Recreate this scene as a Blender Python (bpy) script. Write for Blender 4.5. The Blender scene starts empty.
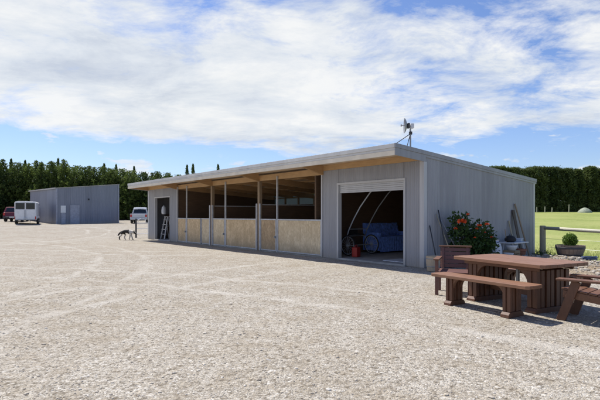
import bpy, bmesh, math, random
from math import sin, cos, pi, radians, sqrt, atan2, tan, exp
from mathutils import Vector, Matrix, noise as mn

random.seed(7)
SC = bpy.context.scene
COL = SC.collection
H = 1.5                                   # eye height
def smooth(a, b, x):
    t = min(1, max(0, (x - a) / (b - a))); return t * t * (3 - 2 * t)
def lerp_pts(pts, x):
    if x <= pts[0][0]: return pts[0][1]
    for (x0, y0), (x1, y1) in zip(pts, pts[1:]):
        if x <= x1: return y0 + (y1 - y0) * (x - x0) / (x1 - x0)
    return pts[-1][1]
# ------------------------------------------------------------------ barn frame
CX, CY = 3.5, 13.19
D = (-0.6293, 0.7771); M_ = (0.7771, 0.6293)
BROT = atan2(-0.7771, 0.6293)
def P(t, w, z=0.0):                       # t metres along the front from the right corner, w metres into the barn
    return Vector((CX + D[0]*t + M_[0]*w, CY + D[1]*t + M_[1]*w, z))
def ground(x, y):
    t = (x-CX)*D[0] + (y-CY)*D[1]; w = (x-CX)*M_[0] + (y-CY)*M_[1]
    left = lerp_pts([(29, 0), (34, .06), (50, .5), (57, .57), (85, .95), (130, 1.3), (200, 1.5)], y)
    left += .2*smooth(-27, -33, x)*smooth(36, 50, y)
    right = lerp_pts([(18, 0), (75, 1.9), (120, 2.4), (200, 2.6)], y)
    b = smooth(-6, 14, x)
    g = left*(1-b) + right*b
    F = max(smooth(7.0, 12, w), smooth(21.2, 24, t), smooth(1, 6, -t))
    return g*F
# ------------------------------------------------------------------ tagging
def tag(o, label=None, cat=None, group=None, kind=None):
    if label: o['label'] = label
    if cat: o['category'] = cat
    if group: o['group'] = group
    if kind: o['kind'] = kind
    return o
def empty(name, loc, rz=0, label=None, cat=None, group=None):
    o = bpy.data.objects.new(name, None); COL.objects.link(o)
    o.location = loc; o.rotation_euler = (0, 0, rz); o.empty_display_size = .2
    return tag(o, label, cat, group)
def copy_tree(o, parent=None):
    c = o.copy(); COL.objects.link(c)
    if parent: c.parent = parent
    for ch in [k for k in o.children]: copy_tree(ch, c)
    return c
# ------------------------------------------------------------------ mesh builder
class MB:
    def __init__(s): s.v = []; s.f = []; s.m = []; s.cur = 0
    def add(s, vs, fs):
        n = len(s.v); s.v += [tuple(p) for p in vs]
        for f in fs: s.f.append([n+i for i in f]); s.m.append(s.cur)
    def hexa(s, p):                       # 8 points: bottom 4 ccw, top 4 ccw
        s.add(p, [(3,2,1,0), (4,5,6,7), (0,1,5,4), (1,2,6,5), (2,3,7,6), (3,0,4,7)])
        return s
    def box(s, x0, x1, y0, y1, z0, z1):
        return s.hexa([(x0,y0,z0),(x1,y0,z0),(x1,y1,z0),(x0,y1,z0),(x0,y0,z1),(x1,y0,z1),(x1,y1,z1),(x0,y1,z1)])
    def beam(s, a, b, wx, wy, up=(0,0,1)):  # rectangular bar from a to b; wx across, wy along 'up'
        a = Vector(a); b = Vector(b); d = (b-a).normalized(); u = Vector(up)
        r = d.cross(u)
        if r.length < 1e-4: r = d.cross(Vector((1,0,0)))
        r.normalize(); u = r.cross(d).normalized(); r *= wx/2; u *= wy/2
        return s.hexa([a-r-u, a+r-u, a+r+u, a-r+u, b-r-u, b+r-u, b+r+u, b-r+u])
    def tube(s, pts, r, n=8, r1=None):
        pts = [Vector(p) for p in pts]; k = len(pts)
        vs = []; fs = []
        d0 = (pts[1]-pts[0]).normalized()
        up = Vector((0,0,1)) if abs(d0.z) < .9 else Vector((1,0,0))
        for i, p in enumerate(pts):
            d = (pts[min(i+1,k-1)] - pts[max(i-1,0)]).normalized()
            a = d.cross(up).normalized(); b = d.cross(a).normalized()
            rr = r if r1 is None else r + (r1-r)*i/(k-1)
            if isinstance(r, (list, tuple)): rr = r[i]
            for j in range(n):
                t = 2*pi*j/n; vs.append(p + a*cos(t)*rr + b*sin(t)*rr)
        for i in range(k-1):
            for j in range(n):
                fs.append((i*n+j, i*n+(j+1)%n, (i+1)*n+(j+1)%n, (i+1)*n+j))
        fs.append(tuple(range(n))[::-1]); fs.append(tuple(range((k-1)*n, k*n)))
        s.add(vs, fs); return s
    def ring(s, c, axis, R, r, n=28, m=6):
        c = Vector(c); ax = Vector(axis).normalized()
        a = ax.orthogonal().normalized(); b = ax.cross(a)
        vs = []; fs = []
        for i in range(n):
            t = 2*pi*i/n; e = a*cos(t)+b*sin(t)
            for j in range(m):
                q = 2*pi*j/m; vs.append(c + e*(R + r*cos(q)) + ax*(r*sin(q)))
        for i in range(n):
            for j in range(m):
                fs.append((i*m+j, ((i+1)%n)*m+j, ((i+1)%n)*m+(j+1)%m, i*m+(j+1)%m))
        s.add(vs, fs); return s
    def lathe(s, prof, c=(0,0,0), axis=(0,0,1), n=24, caps=True):
        c = Vector(c); ax = Vector(axis).normalized()
        a = ax.orthogonal().normalized(); b = ax.cross(a); vs = []; fs = []
        for (r, h) in prof:
            for j in range(n):
                t = 2*pi*j/n; vs.append(c + (a*cos(t)+b*sin(t))*r + ax*h)
        for i in range(len(prof)-1):
            for j in range(n):
                fs.append((i*n+j, i*n+(j+1)%n, (i+1)*n+(j+1)%n, (i+1)*n+j))
        if caps:
            fs.append(tuple(range(n))[::-1]); k = len(prof)-1; fs.append(tuple(range(k*n, k*n+n)))
        s.add(vs, fs); return s
    def prism(s, poly, f0, f1):           # poly of 2-d points; f0/f1 map (u,v) to 3-d
        n = len(poly)
        vs = [f0(*p) for p in poly] + [f1(*p) for p in poly]
        fs = [tuple(range(n))[::-1], tuple(range(n, 2*n))]
        for i in range(n): fs.append((i, (i+1)%n, n+(i+1)%n, n+i))
        s.add(vs, fs); return s
    def corr(s, L, pos, ztop, zbot, pitch=.076, amp=.008, seg=5):
        # corrugated sheet of length L; pos(u, off) -> (x, y); ztop/zbot functions of u
        k = max(2, int(L/pitch*seg)); vs = []; fs = []
        for i in range(k+1):
            u = L*i/k; x, y = pos(u, amp*cos(2*pi*u/pitch))
            vs.append((x, y, zbot(u))); vs.append((x, y, ztop(u)))
        for i in range(k): fs.append((2*i, 2*i+2, 2*i+3, 2*i+1))
        s.add(vs, fs); return s
    def quad(s, a, b, c, d): s.add([a,b,c,d], [(0,1,2,3)]); return s
    def mesh(s, name, mats):
        me = bpy.data.meshes.new(name); me.from_pydata(s.v, [], s.f)
        for m in (mats if isinstance(mats, (list, tuple)) else [mats]): me.materials.append(m)
        if any(s.m): me.polygons.foreach_set('material_index', s.m)
        me.update(); return me
    def build(s, name, mats, parent=None, loc=None, rz=None, bevel=0, sm=False, fix=True):
        me = s.mesh(name, mats)
        if fix:
            bm = bmesh.new(); bm.from_mesh(me); bmesh.ops.recalc_face_normals(bm, faces=bm.faces); bm.to_mesh(me); bm.free()
        if sm:
            me.polygons.foreach_set('use_smooth', [True]*len(me.polygons))
        o = bpy.data.objects.new(name, me); COL.objects.link(o)
        if parent: o.parent = parent
        if loc is not None: o.location = loc
        if rz is not None: o.rotation_euler = (0,0,rz)
        if sm and sm != 'all':
            md = o.modifiers.new('es', 'EDGE_SPLIT'); md.split_angle = radians(38)
        if bevel:
            md = o.modifiers.new('bevel', 'BEVEL'); md.width = bevel; md.segments = 2; md.limit_method = 'ANGLE'; md.angle_limit = radians(40)
        return o
# ------------------------------------------------------------------ materials
def mat_new(name):
    m = bpy.data.materials.new(name); m.use_nodes = True
    nt = m.node_tree; b = nt.nodes['Principled BSDF']; return m, nt, b
def N(nt, typ, **kw):
    n = nt.nodes.new(typ)
    for k, v in kw.items():
        if k in n.inputs: n.inputs[k].default_value = v
        else: setattr(n, k, v)
    return n
def ramp(nt, fac, stops, interp='LINEAR'):
    r = nt.nodes.new('ShaderNodeValToRGB'); r.color_ramp.interpolation = interp
    el = r.color_ramp.elements
    while len(el) < len(stops): el.new(.5)
    for e, (p, c) in zip(el, stops):
        e.position = p; e.color = (c[0], c[1], c[2], 1) if hasattr(c, '__len__') else (c, c, c, 1)
    nt.links.new(fac, r.inputs[0]); return r.outputs[0]
def mixc(nt, fac, a, b, mode='MIX'):
    m = nt.nodes.new('ShaderNodeMix'); m.data_type = 'RGBA'; m.blend_type = mode
    for sock, v in ((m.inputs[0], fac), (m.inputs[6], a), (m.inputs[7], b)):
        if hasattr(v, 'is_output'): nt.links.new(v, sock)
        elif hasattr(v, '__len__'): sock.default_value = (v[0], v[1], v[2], 1)
        else: sock.default_value = v
    return m.outputs[2]
def math_(nt, op, a, b=None, c=None):
    m = nt.nodes.new('ShaderNodeMath'); m.operation = op
    for i, v in enumerate((a, b, c)):
        if v is None: continue
        if hasattr(v, 'is_output'): nt.links.new(v, m.inputs[i])
        else: m.inputs[i].default_value = v
    return m.outputs[0]
def coords(nt, kind='Object', scale=(1,1,1)):
    tc = nt.nodes.new('ShaderNodeTexCoord'); mp = nt.nodes.new('ShaderNodeMapping')
    mp.inputs['Scale'].default_value = scale
    nt.links.new(tc.outputs[kind], mp.inputs[0]); return mp.outputs[0]
def noise(nt, vec, scale, detail=4, rough=.55, dist=0):
    n = N(nt, 'ShaderNodeTexNoise', Scale=scale, Detail=detail, Roughness=rough, Distortion=dist)
    nt.links.new(vec, n.inputs['Vector']); return n.outputs[0]
def bump(nt, b, h, strength=.4, dist=.01):
    n = N(nt, 'ShaderNodeBump', Strength=strength, Distance=dist)
    nt.links.new(h, n.inputs['Height']); nt.links.new(n.outputs[0], b.inputs['Normal'])
def flat(name, c, rough=.6, metal=0, var=.12, scale=6, spec=None):
    m, nt, b = mat_new(name); v = coords(nt)
    n = noise(nt, v, scale, 5)
    lo = [max(0, x*(1-var*1.6)) for x in c]; hi = [x*(1+var) for x in c]
    nt.links.new(ramp(nt, n, [(.3, lo), (.7, hi)]), b.inputs['Base Color'])
    b.inputs['Roughness'].default_value = rough; b.inputs['Metallic'].default_value = metal
    if spec is not None: b.inputs['Specular IOR Level'].default_value = spec
    return m
def steel(name, c, streak=.14, rough=.45):
    m, nt, b = mat_new(name)
    v = coords(nt, 'Object', (3, 3, .25)); n1 = noise(nt, v, 2.2, 5, .6)
    v2 = coords(nt); n2 = noise(nt, v2, .7, 3)
    c1 = ramp(nt, n1, [(.3, [x*(1-streak) for x in c]), (.7, [x*(1+streak*.6) for x in c])])
    c2 = mixc(nt, ramp(nt, n2, [(.35, 0), (.75, .22)]), c1, (c[0]*.72, c[1]*.7, c[2]*.66))
    # splashed dust near the ground
    sx = nt.nodes.new('ShaderNodeSeparateXYZ'); nt.links.new(v2, sx.inputs[0])
    zz = math_(nt, 'ADD', sx.outputs[2], math_(nt, 'MULTIPLY', noise(nt, v2, 5, 4), .35))
    d = ramp(nt, zz, [(.10, .75), (.55, 0)])
    sn = nt.nodes.new('ShaderNodeMath'); sn.operation = 'FLOOR'
    nt.links.new(math_(nt, 'DIVIDE', math_(nt, 'ADD', sx.outputs[0], sx.outputs[1]), .762), sn.inputs[0])
    wn = nt.nodes.new('ShaderNodeTexWhiteNoise'); wn.noise_dimensions = '1D'; nt.links.new(sn.outputs[0], wn.inputs['W'])
    c2 = mixc(nt, 1.0, c2, ramp(nt, wn.outputs['Value'], [(0, (.90,.90,.905)), (1, (1.06,1.06,1.055))]), 'MULTIPLY')
    nt.links.new(mixc(nt, d, c2, (.34, .30, .25)), b.inputs['Base Color'])
    bump(nt, b, noise(nt, coords(nt, 'Object', (1, 1, .6)), 1.1, 3, .5), .25, .05)
    b.inputs['Roughness'].default_value = rough
    return m
def wood(name, c, c2, axis=0, scale=5, rough=.7, stretch=14, kind='Object'):
    m, nt, b = mat_new(name)
    sc = [stretch]*3; sc[axis] = 1.0
    v = coords(nt, kind, sc); n = noise(nt, v, scale*.5, 6, .62, .6)
    v2 = coords(nt, kind); n2 = noise(nt, v2, 2.0, 4, .6)
    fg = noise(nt, coords(nt, kind, [x*3.2 for x in sc]), scale*.5, 4, .7)
    col = ramp(nt, math_(nt, 'ADD', math_(nt, 'MULTIPLY', n, .65), math_(nt, 'MULTIPLY', fg, .35)), [(.32, c2), (.66, c)])
    col = mixc(nt, ramp(nt, n2, [(.35, 0), (.8, .55)]), col, [x*.62 for x in c])
    oi = nt.nodes.new('ShaderNodeObjectInfo')
    nt.links.new(col, b.inputs['Base Color'])
    b.inputs['Roughness'].default_value = rough
    bump(nt, b, n, .35, .004)
    return m
def foliage(name, dark, light, rough=.6, scale=1.2, trans=.25):
    m, nt, b = mat_new(name)
    v = coords(nt, 'Object'); n = noise(nt, v, scale, 4, .6)
    n2 = noise(nt, v, scale*9, 2)
    oi = nt.nodes.new('ShaderNodeObjectInfo')
    f = math_(nt, 'ADD', math_(nt, 'MULTIPLY', n, .7), math_(nt, 'MULTIPLY', n2, .3))
    f = math_(nt, 'ADD', f, math_(nt, 'MULTIPLY', math_(nt, 'SUBTRACT', oi.outputs['Random'], .5), .16))
    col = ramp(nt, f, [(.33, dark), (.68, light)])
    nt.links.new(col, b.inputs['Base Color']); b.inputs['Roughness'].default_value = rough
    b.inputs['Specular IOR Level'].default_value = .3
    tr = nt.nodes.new('ShaderNodeBsdfTranslucent'); nt.links.new(col, tr.inputs[0])
    mx = nt.nodes.new('ShaderNodeMixShader'); mx.inputs[0].default_value = trans
    nt.links.new(b.outputs[0], mx.inputs[1]); nt.links.new(tr.outputs[0], mx.inputs[2])
    nt.links.new(mx.outputs[0], nt.nodes['Material Output'].inputs[0])
    return m
def gravel_mat(name, tint=(1,1,1), dirt=.62):
    m, nt, b = mat_new(name)
    v = coords(nt, 'Object')
    jit = N(nt, 'ShaderNodeTexNoise', Scale=9, Detail=2); nt.links.new(v, jit.inputs['Vector'])
    vv = nt.nodes.new('ShaderNodeVectorMath'); vv.operation = 'MULTIPLY_ADD'
    nt.links.new(jit.outputs['Color'], vv.inputs[0]); vv.inputs[1].default_value = (.05,)*3; nt.links.new(v, vv.inputs[2])
    def vor(scale, feat='F1'):
        o = N(nt, 'ShaderNodeTexVoronoi', Scale=scale, feature=feat); nt.links.new(vv.outputs[0], o.inputs['Vector']); return o
    a = vor(48); c = vor(105)
    def sep(o):
        s = nt.nodes.new('ShaderNodeSeparateColor'); nt.links.new(o.outputs['Color'], s.inputs[0]); return s.outputs[0]
    def T(x): return [x[i]*tint[i]*(1.0,.978,.935)[i]*1.07 for i in range(3)]
    stops = [(.0, T((.11,.10,.085))), (.17, T((.27,.245,.21))), (.38, T((.40,.37,.325))), (.62, T((.43,.385,.315))), (.82, T((.49,.465,.43))), (.97, T((.62,.605,.575)))]
    ca = ramp(nt, sep(a), stops); cb = ramp(nt, sep(c), stops)
    n_sel = ramp(nt, noise(nt, v, 6, 5, .65), [(.42, 0), (.6, 1)])
    col = mixc(nt, n_sel, cb, ca)
    # patches: browner, darker ground with organic dirt showing between stones
    big = noise(nt, v, .35, 6, .62); mid = noise(nt, v, 2.3, 8, .74, .4)
    pm = ramp(nt, math_(nt, 'ADD', math_(nt, 'MULTIPLY', big, .32), math_(nt, 'MULTIPLY', mid, .68)), [(.45, 0), (.60, 1)])
    col = mixc(nt, math_(nt, 'MULTIPLY', pm, dirt), col, T((.27,.225,.165)))
    fine = noise(nt, v, 16, 6, .75)
    col = mixc(nt, ramp(nt, fine, [(.49, 0), (.64, .9)]), col, T((.12,.097,.07)))
    # pale compacted wheel tracks: arcs of turning vehicles
    wob = noise(nt, v, .6, 3); brk = ramp(nt, noise(nt, v, .9, 5, .65), [(.36, 0), (.56, 1)])
    tot = None
    for (cx, cy, rr) in ((-25, 8, 20.2), (-25, 8, 21.7), (13, 1, 18.2), (13, 1, 19.8), (-12, -8, 20.5), (-12, -8, 22.1), (-2, 60, 41.5), (-2, 60, 43.1), (-34, 30, 19), (-34, 30, 20.6)):
        ds = nt.nodes.new('ShaderNodeVectorMath'); ds.operation = 'DISTANCE'
        fl = nt.nodes.new('ShaderNodeVectorMath'); fl.operation = 'MULTIPLY'; fl.inputs[1].default_value = (1, 1, 0); nt.links.new(v, fl.inputs[0])
        nt.links.new(fl.outputs[0], ds.inputs[0]); ds.inputs[1].default_value = (cx, cy, 0)
        dd = math_(nt, 'ABSOLUTE', math_(nt, 'SUBTRACT', math_(nt, 'ADD', ds.outputs['Value'], math_(nt, 'MULTIPLY', wob, .9)), rr))
        k = ramp(nt, dd, [(.05, 1), (.17, 0)])
        tot = k if tot is None else math_(nt, 'MAXIMUM', tot, k)
    tr = math_(nt, 'MULTIPLY', math_(nt, 'MULTIPLY', tot, brk), .42)
    col = mixc(nt, tr, col, T((.52,.50,.465)))
    nt.links.new(col, b.inputs['Base Color']); b.inputs['Roughness'].default_value = .9; b.inputs['Specular IOR Level'].default_value = .2
    h = math_(nt, 'ADD', math_(nt, 'MULTIPLY', a.outputs['Distance'], -1.0), math_(nt, 'MULTIPLY', c.outputs['Distance'], -.5))
    h = math_(nt, 'ADD', h, math_(nt, 'MULTIPLY', fine, .5))
    bump(nt, b, h, .6, .024)
    return m
MT = {}
MT['gravel'] = gravel_mat('gravel')
MT['rubble'] = gravel_mat('rubble', (.82,.74,.64), .8)
MT['wall'] = steel('wall_steel', (.33,.335,.365))
MT['trim'] = steel('trim_steel', (.52,.525,.545), .08)
MT['fascia'] = steel('fascia_steel', (.62,.61,.585), .08)
MT['frame'] = flat('galvanised_frame', (.50,.51,.53), .5, .15, .12, 8)
MT['shed'] = steel('shed_steel', (.23,.245,.30), .12)
MT['shed_trim'] = flat('shed_trim', (.45,.43,.40), .5)
MT['shed_door'] = flat('shed_door', (.34,.355,.42), .5)
MT['timber'] = wood('rafter_timber', (.60,.40,.21), (.42,.26,.12), 0)
MT['timber_y'] = wood('rafter_timber_deep', (.54,.35,.18), (.36,.21,.10), 1)
MT['post'] = wood('post_timber', (.34,.25,.16), (.20,.14,.09), 2)
MT['soffit'] = wood('soffit_ply', (.74,.60,.44), (.58,.43,.29), 0, 3)
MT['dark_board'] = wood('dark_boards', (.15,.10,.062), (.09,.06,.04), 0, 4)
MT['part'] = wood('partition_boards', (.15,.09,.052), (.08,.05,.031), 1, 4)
MT['concrete'] = flat('concrete', (.36,.35,.33), .85, 0, .15, 3)
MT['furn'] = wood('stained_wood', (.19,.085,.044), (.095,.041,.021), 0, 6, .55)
MT['furn_top'] = wood('weathered_lit_top', (.31,.155,.085), (.14,.066,.037), 0, 6, .5)  # weathered tops; sky sheen and sunlit tone put into the lighter base colour
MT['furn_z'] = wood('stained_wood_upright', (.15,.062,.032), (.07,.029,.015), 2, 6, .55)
MT['chair'] = wood('oxblood_wood', (.17,.075,.06), (.10,.045,.04), 0, 6, .55)
MT['white'] = flat('white_paint', (.76,.76,.76), .45, 0, .05)
MT['offwhite'] = flat('offwhite_plastic', (.62,.65,.70), .5, 0, .1)
MT['grey'] = flat('grey_metal', (.32,.33,.35), .45, .3)
MT['dark'] = flat('dark_metal', (.05,.05,.055), .5, .2)
MT['black'] = flat('black_rubber', (.018,.018,.02), .75)
MT['glass_dark'] = flat('dark_glass', (.015,.017,.022), .08, 0, .05)
MT['blue'] = flat('blue_cloth', (.17,.30,.78), .75, 0, .25, 9)
MT['red'] = flat('red_plastic', (.42,.025,.02), .4, 0, .1)
MT['maroon'] = flat('maroon_paint', (.16,.03,.04), .25, .2, .05)
MT['silver'] = flat('silver_paint', (.50,.51,.54), .28, .3, .05)
MT['lampred'] = flat('lamp_red', (.45,.02,.02), .2)
MT['pot'] = wood('pale_tub', (.55,.44,.31), (.40,.31,.22), 2, 6)
MT['soil'] = flat('soil', (.06,.045,.03), .95)
MT['old_wood'] = wood('weathered_wood', (.46,.41,.29), (.30,.26,.18), 2, 6)
MT['old_rail'] = wood('weathered_rail', (.60,.57,.46), (.42,.40,.31), 0, 6)
MT['barrel'] = wood('barrel_staves', (.26,.21,.18), (.15,.12,.105), 2, 8)
MT['bark'] = wood('bark', (.12,.09,.065), (.06,.045,.035), 2, 6)
MT['conifer'] = foliage('conifer_leaf', (.026,.052,.016), (.19,.25,.06), .6, .45, .42)
MT['hedge'] = foliage('hedge_leaf', (.026,.050,.018), (.16,.20,.06), .6, .45, .40)
MT['shrub'] = foliage('shrub_leaf', (.022,.055,.016), (.10,.17,.045), .45, 3, .32)
MT['ball'] = foliage('box_leaf', (.07,.14,.02), (.17,.28,.04), .5, 5, .3)
MT['grass'] = foliage('grass_blade', (.16,.20,.05), (.30,.33,.10), .7, .3, .3)
MT['weed'] = foliage('weed_leaf', (.04,.08,.03), (.12,.18,.06), .6, 2, .3)
MT['flower'] = flat('red_petal', (.70,.085,.015), .5, 0, .3, 20)
MT['tan'] = flat('tan_handle', (.38,.27,.16), .6)
MT['haycover'] = flat('pale_cover', (.27,.30,.22), .7, 0, .15, 4)
def field_mat():
    m, nt, b = mat_new('grass_field'); v = coords(nt, 'Object')
    n = noise(nt, v, .12, 6, .65); n2 = noise(nt, v, 3.0, 6, .7); n3 = noise(nt, coords(nt, 'Object', (1, .25, 1)), 14, 3, .7)
    f = math_(nt, 'ADD', math_(nt, 'MULTIPLY', n, .45), math_(nt, 'ADD', math_(nt, 'MULTIPLY', n2, .35), math_(nt, 'MULTIPLY', n3, .2)))
    nt.links.new(ramp(nt, f, [(.37, (.14,.175,.045)), (.48, (.255,.29,.09)), (.56, (.305,.32,.115)), (.66, (.39,.365,.18))]), b.inputs['Base Color'])
    b.inputs['Roughness'].default_value = .9; b.inputs['Specular IOR Level'].default_value = .1
    bump(nt, b, n3, .7, .05); return m
MT['field'] = field_mat()
def osb(name, base, dark):
    m, nt, b = mat_new(name); v = coords(nt, 'Object', (1, 1, .55))
    n = noise(nt, v, 2.1, 7, .7, .5); n2 = noise(nt, v, 14, 4, .7)
    vo = N(nt, 'ShaderNodeTexVoronoi', Scale=22); nt.links.new(v, vo.inputs['Vector'])
    sp = nt.nodes.new('ShaderNodeSeparateColor'); nt.links.new(vo.outputs['Color'], sp.inputs[0])
    c = ramp(nt, math_(nt, 'ADD', math_(nt, 'MULTIPLY', n, .62), math_(nt, 'ADD', math_(nt, 'MULTIPLY', n2, .25), math_(nt, 'MULTIPLY', sp.outputs[0], .15))), [(.30, dark), (.52, [(x*.45+y*.55) for x, y in zip(dark, base)]), (.62, base), (.8, [min(.85, x*1.1) for x in base])])
    sx = nt.nodes.new('ShaderNodeSeparateXYZ'); nt.links.new(coords(nt), sx.inputs[0])
    dirt = ramp(nt, math_(nt, 'ADD', sx.outputs[2], math_(nt, 'MULTIPLY', n, .5)), [(.3, .55), (.75, 0)])
    nt.links.new(mixc(nt, dirt, c, (.28,.22,.15)), b.inputs['Base Color']); b.inputs['Roughness'].default_value = .8
    return m
MT['osb'] = osb('osb_board', (.74,.56,.34), (.46,.32,.17))
MT['osb_door'] = osb('osb_worn_board', (.58,.42,.25), (.30,.20,.11))
MT['osb_pale'] = osb('osb_pale_board', (.78,.64,.43), (.52,.39,.23))
def translucent():
    m, nt, b = mat_new('translucent_sheet'); tr = nt.nodes.new('ShaderNodeBsdfTranslucent'); tr.inputs[0].default_value = (.26,.28,.30,1)
    nt.links.new(tr.outputs[0], nt.nodes['Material Output'].inputs[0]); return m
MT['trans'] = translucent()

# ================================================================== SETTING
def axis_pts(spec):
    out = []
    for a, b, step in spec:
        k = max(1, round((b-a)/step)); out += [a + (b-a)*i/k for i in range(k)]
    out.append(spec[-1][1]); return out
xs = axis_pts([(-900,-120,60), (-120,-40,4), (-40,-12,1), (-12,14,.33), (14,50,1), (50,120,5), (120,900,60)])
ys = axis_pts([(-60,0,6), (0,20,.33), (20,36,.8), (36,100,2), (100,200,10), (200,1200,100)])
def micro(x, y):
    f = 1 - smooth(14, 26, y) if y > 0 else .5
    v = mn.noise(Vector((x*.9, y*.9, 3)))*.022 + mn.noise(Vector((x*.3, y*.3, 9)))*.03
    t = (x-CX)*D[0] + (y-CY)*D[1]; w = (x-CX)*M_[0] + (y-CY)*M_[1]
    if w > -.6 and -.8 < t < 21.5: f *= smooth(-.1, -.6, w) if w < 0 else 0
    return v*f - (0.02 if w > -.02 and w < 7 and 0 < t < 21 else 0)
b = MB()
nx = len(xs)
vs = [(x, y, ground(x, y) + micro(x, y)) for y in ys for x in xs]
fs = [(j*nx+i, j*nx+i+1, (j+1)*nx+i+1, (j+1)*nx+i) for j in range(len(ys)-1) for i in range(nx-1)]
b.add(vs, fs)
g = b.build('gravel_yard', MT['gravel'], sm='all', fix=False); tag(g, kind='structure')
# grass paddock: bounded by the fence line on the near side
A = Vector((8.75, 17.1)); FD = Vector((.84, -1.9)).normalized(); FN = Vector((-FD.y, FD.x))  # FN points to the paddock (right/back)
if FN.x < 0: FN = -FN
b = MB(); us = axis_pts([(-12,0,1), (0,14,.5), (14,60,4), (60,400,40)])
# param: s along the edge polyline, q away from it
edge = []
for s in axis_pts([(0,70,2.0)]): edge.append((A + Vector((-.5,.86))*(70-s)*1.0, Vector((.86,.5))))
for s in us[1:]:
    if s > 0: edge.append((A + FD*s, FN))
edge2 = []
for i, (p, n) in enumerate(edge):
    k = smooth(58, 80, i) if False else None
    edge2.append((p, n))
qs = axis_pts([(0,6,.5), (6,30,2), (30,120,6), (120,700,60)])
ns = len(edge2)
vs = []
for q in qs:
    for i, (p, n) in enumerate(edge2):
        pt = p + n*q
        wob = .12*mn.noise(Vector((p.x*1.7, p.y*1.7, 1))) if q == 0 else 0
        pt = pt + n*wob
        off = .02 + .0022*max(0, q) if q > 0 else -.01
        vs.append((pt.x, pt.y, ground(pt.x, pt.y) + off + (.03*mn.noise(Vector((pt.x*.5, pt.y*.5, 5))) + .02 if q > 0 else 0)))
fs = [(j*ns+i, j*ns+i+1, (j+1)*ns+i+1, (j+1)*ns+i) for j in range(len(qs)-1) for i in range(ns-1)]
b.add(vs, fs)
fo = b.build('grass_field', MT['field'], sm='all', fix=True); tag(fo, kind='structure')
me = fo.data
if sum(p.normal.z for p in me.polygons) < 0: me.flip_normals()

# grass blades close to the fence line
b = MB(); rnd = random.Random(3)
for _ in range(9000):
    s = rnd.uniform(-8, 9); q = abs(rnd.gauss(0, 2.2)) + .02
    p = A + (FD*s if s > 0 else Vector((-.5,.86))*(-s)) + (FN*q if s > 0 else Vector((.86,.5))*q)
    z = ground(p.x, p.y) + .02; h = rnd.uniform(.05, .16)*(1.5 if q < .25 else 1); a = rnd.uniform(0, 2*pi); w = .008
    lx, ly = rnd.gauss(0, .04), rnd.gauss(0, .04)
    b.add([(p.x-cos(a)*w, p.y-sin(a)*w, z), (p.x+cos(a)*w, p.y+sin(a)*w, z), (p.x+lx, p.y+ly, z+h)], [(0,1,2)])
tag(b.build('grass_tufts', MT['grass'], fix=False), 'short ragged grass growing along the paddock edge by the fence', 'grass', kind='stuff')

# rubble mound between the tables and the paddock
b = MB(); mx0, my0 = 8.3, 13.2
n = 44; vs = []
def mound_h(x, y):
    dx, dy = x-mx0, y-my0
    a = dx*FD.x + dy*FD.y; c = dx*FN.x + dy*FN.y
    base = (.17*exp(-(c/.9)**2) + .10*exp(-((c+1.5)/1.2)**2))*smooth(4.6, 2.2, abs(a)) + .12*exp(-((dx-.3)**2+(dy-1.6)**2)/.7)
    return base + (.09*mn.noise(Vector((x*2.2, y*2.2, 0))) + .04*mn.noise(Vector((x*6, y*6, 2))))*min(1, base*7) - .035
for j in range(n+1):
    for i in range(n+1):
        x = mx0 - 4.2 + 8.4*i/n; y = my0 - 4.8 + 9.6*j/n
        vs.append((x, y, ground(x, y) + mound_h(x, y)))
b.add(vs, [(j*(n+1)+i, j*(n+1)+i+1, (j+1)*(n+1)+i+1, (j+1)*(n+1)+i) for j in range(n) for i in range(n)])
tag(b.build('rubble_ground', MT['rubble'], sm='all', fix=False), kind='structure')
def stone(b, c, r, rnd):
    ico = [(0,0,-1),(.72,-.53,-.45),(-.28,-.85,-.45),(-.89,0,-.45),(-.28,.85,-.45),(.72,.53,-.45),(.28,-.85,.45),(-.72,-.53,.45),(-.72,.53,.45),(.28,.85,.45),(.89,0,.45),(0,0,1)]
    fc = [(0,1,2),(1,0,5),(0,2,3),(0,3,4),(0,4,5),(1,5,10),(2,1,6),(3,2,7),(4,3,8),(5,4,9),(1,10,6),(2,6,7),(3,7,8),(4,8,9),(5,9,10),(6,10,11),(7,6,11),(8,7,11),(9,8,11),(10,9,11)]
    sx, sy, sz = r*rnd.uniform(.8,1.35), r*rnd.uniform(.7,1.1), r*rnd.uniform(.4,.75); a = rnd.uniform(0, 2*pi)
    vs = []
    for x, y, z in ico:
        k = rnd.uniform(.82, 1.15); x, y, z = x*sx*k, y*sy*k, z*sz*k
        vs.append((c[0]+x*cos(a)-y*sin(a), c[1]+x*sin(a)+y*cos(a), c[2]+z))
    b.add(vs, fc)
def stone_mat(name, k):
    m, nt, bb = mat_new(name); v = coords(nt, 'Object'); vo = N(nt, 'ShaderNodeTexVoronoi', Scale=9); nt.links.new(v, vo.inputs['Vector'])
    sp = nt.nodes.new('ShaderNodeSeparateColor'); nt.links.new(vo.outputs['Color'], sp.inputs[0])
    nn = noise(nt, v, 60, 4)
    c = ramp(nt, sp.outputs[0], [(0, (.30*k,.26*k,.21*k)), (.4, (.47*k,.42*k,.35*k)), (.75, (.52*k,.45*k,.35*k)), (1, (.64*k,.60*k,.54*k))])
    nt.links.new(mixc(nt, ramp(nt, nn, [(.4, 0), (.8, .3)]), c, (.2,.17,.13)), bb.inputs['Base Color']); bb.inputs['Roughness'].default_value = .9
    return m
MT['stone'] = stone_mat('pebble', 1.0); MT['stone_b'] = stone_mat('rubble_stone', .8)
b = MB(); rnd = random.Random(5)
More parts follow.
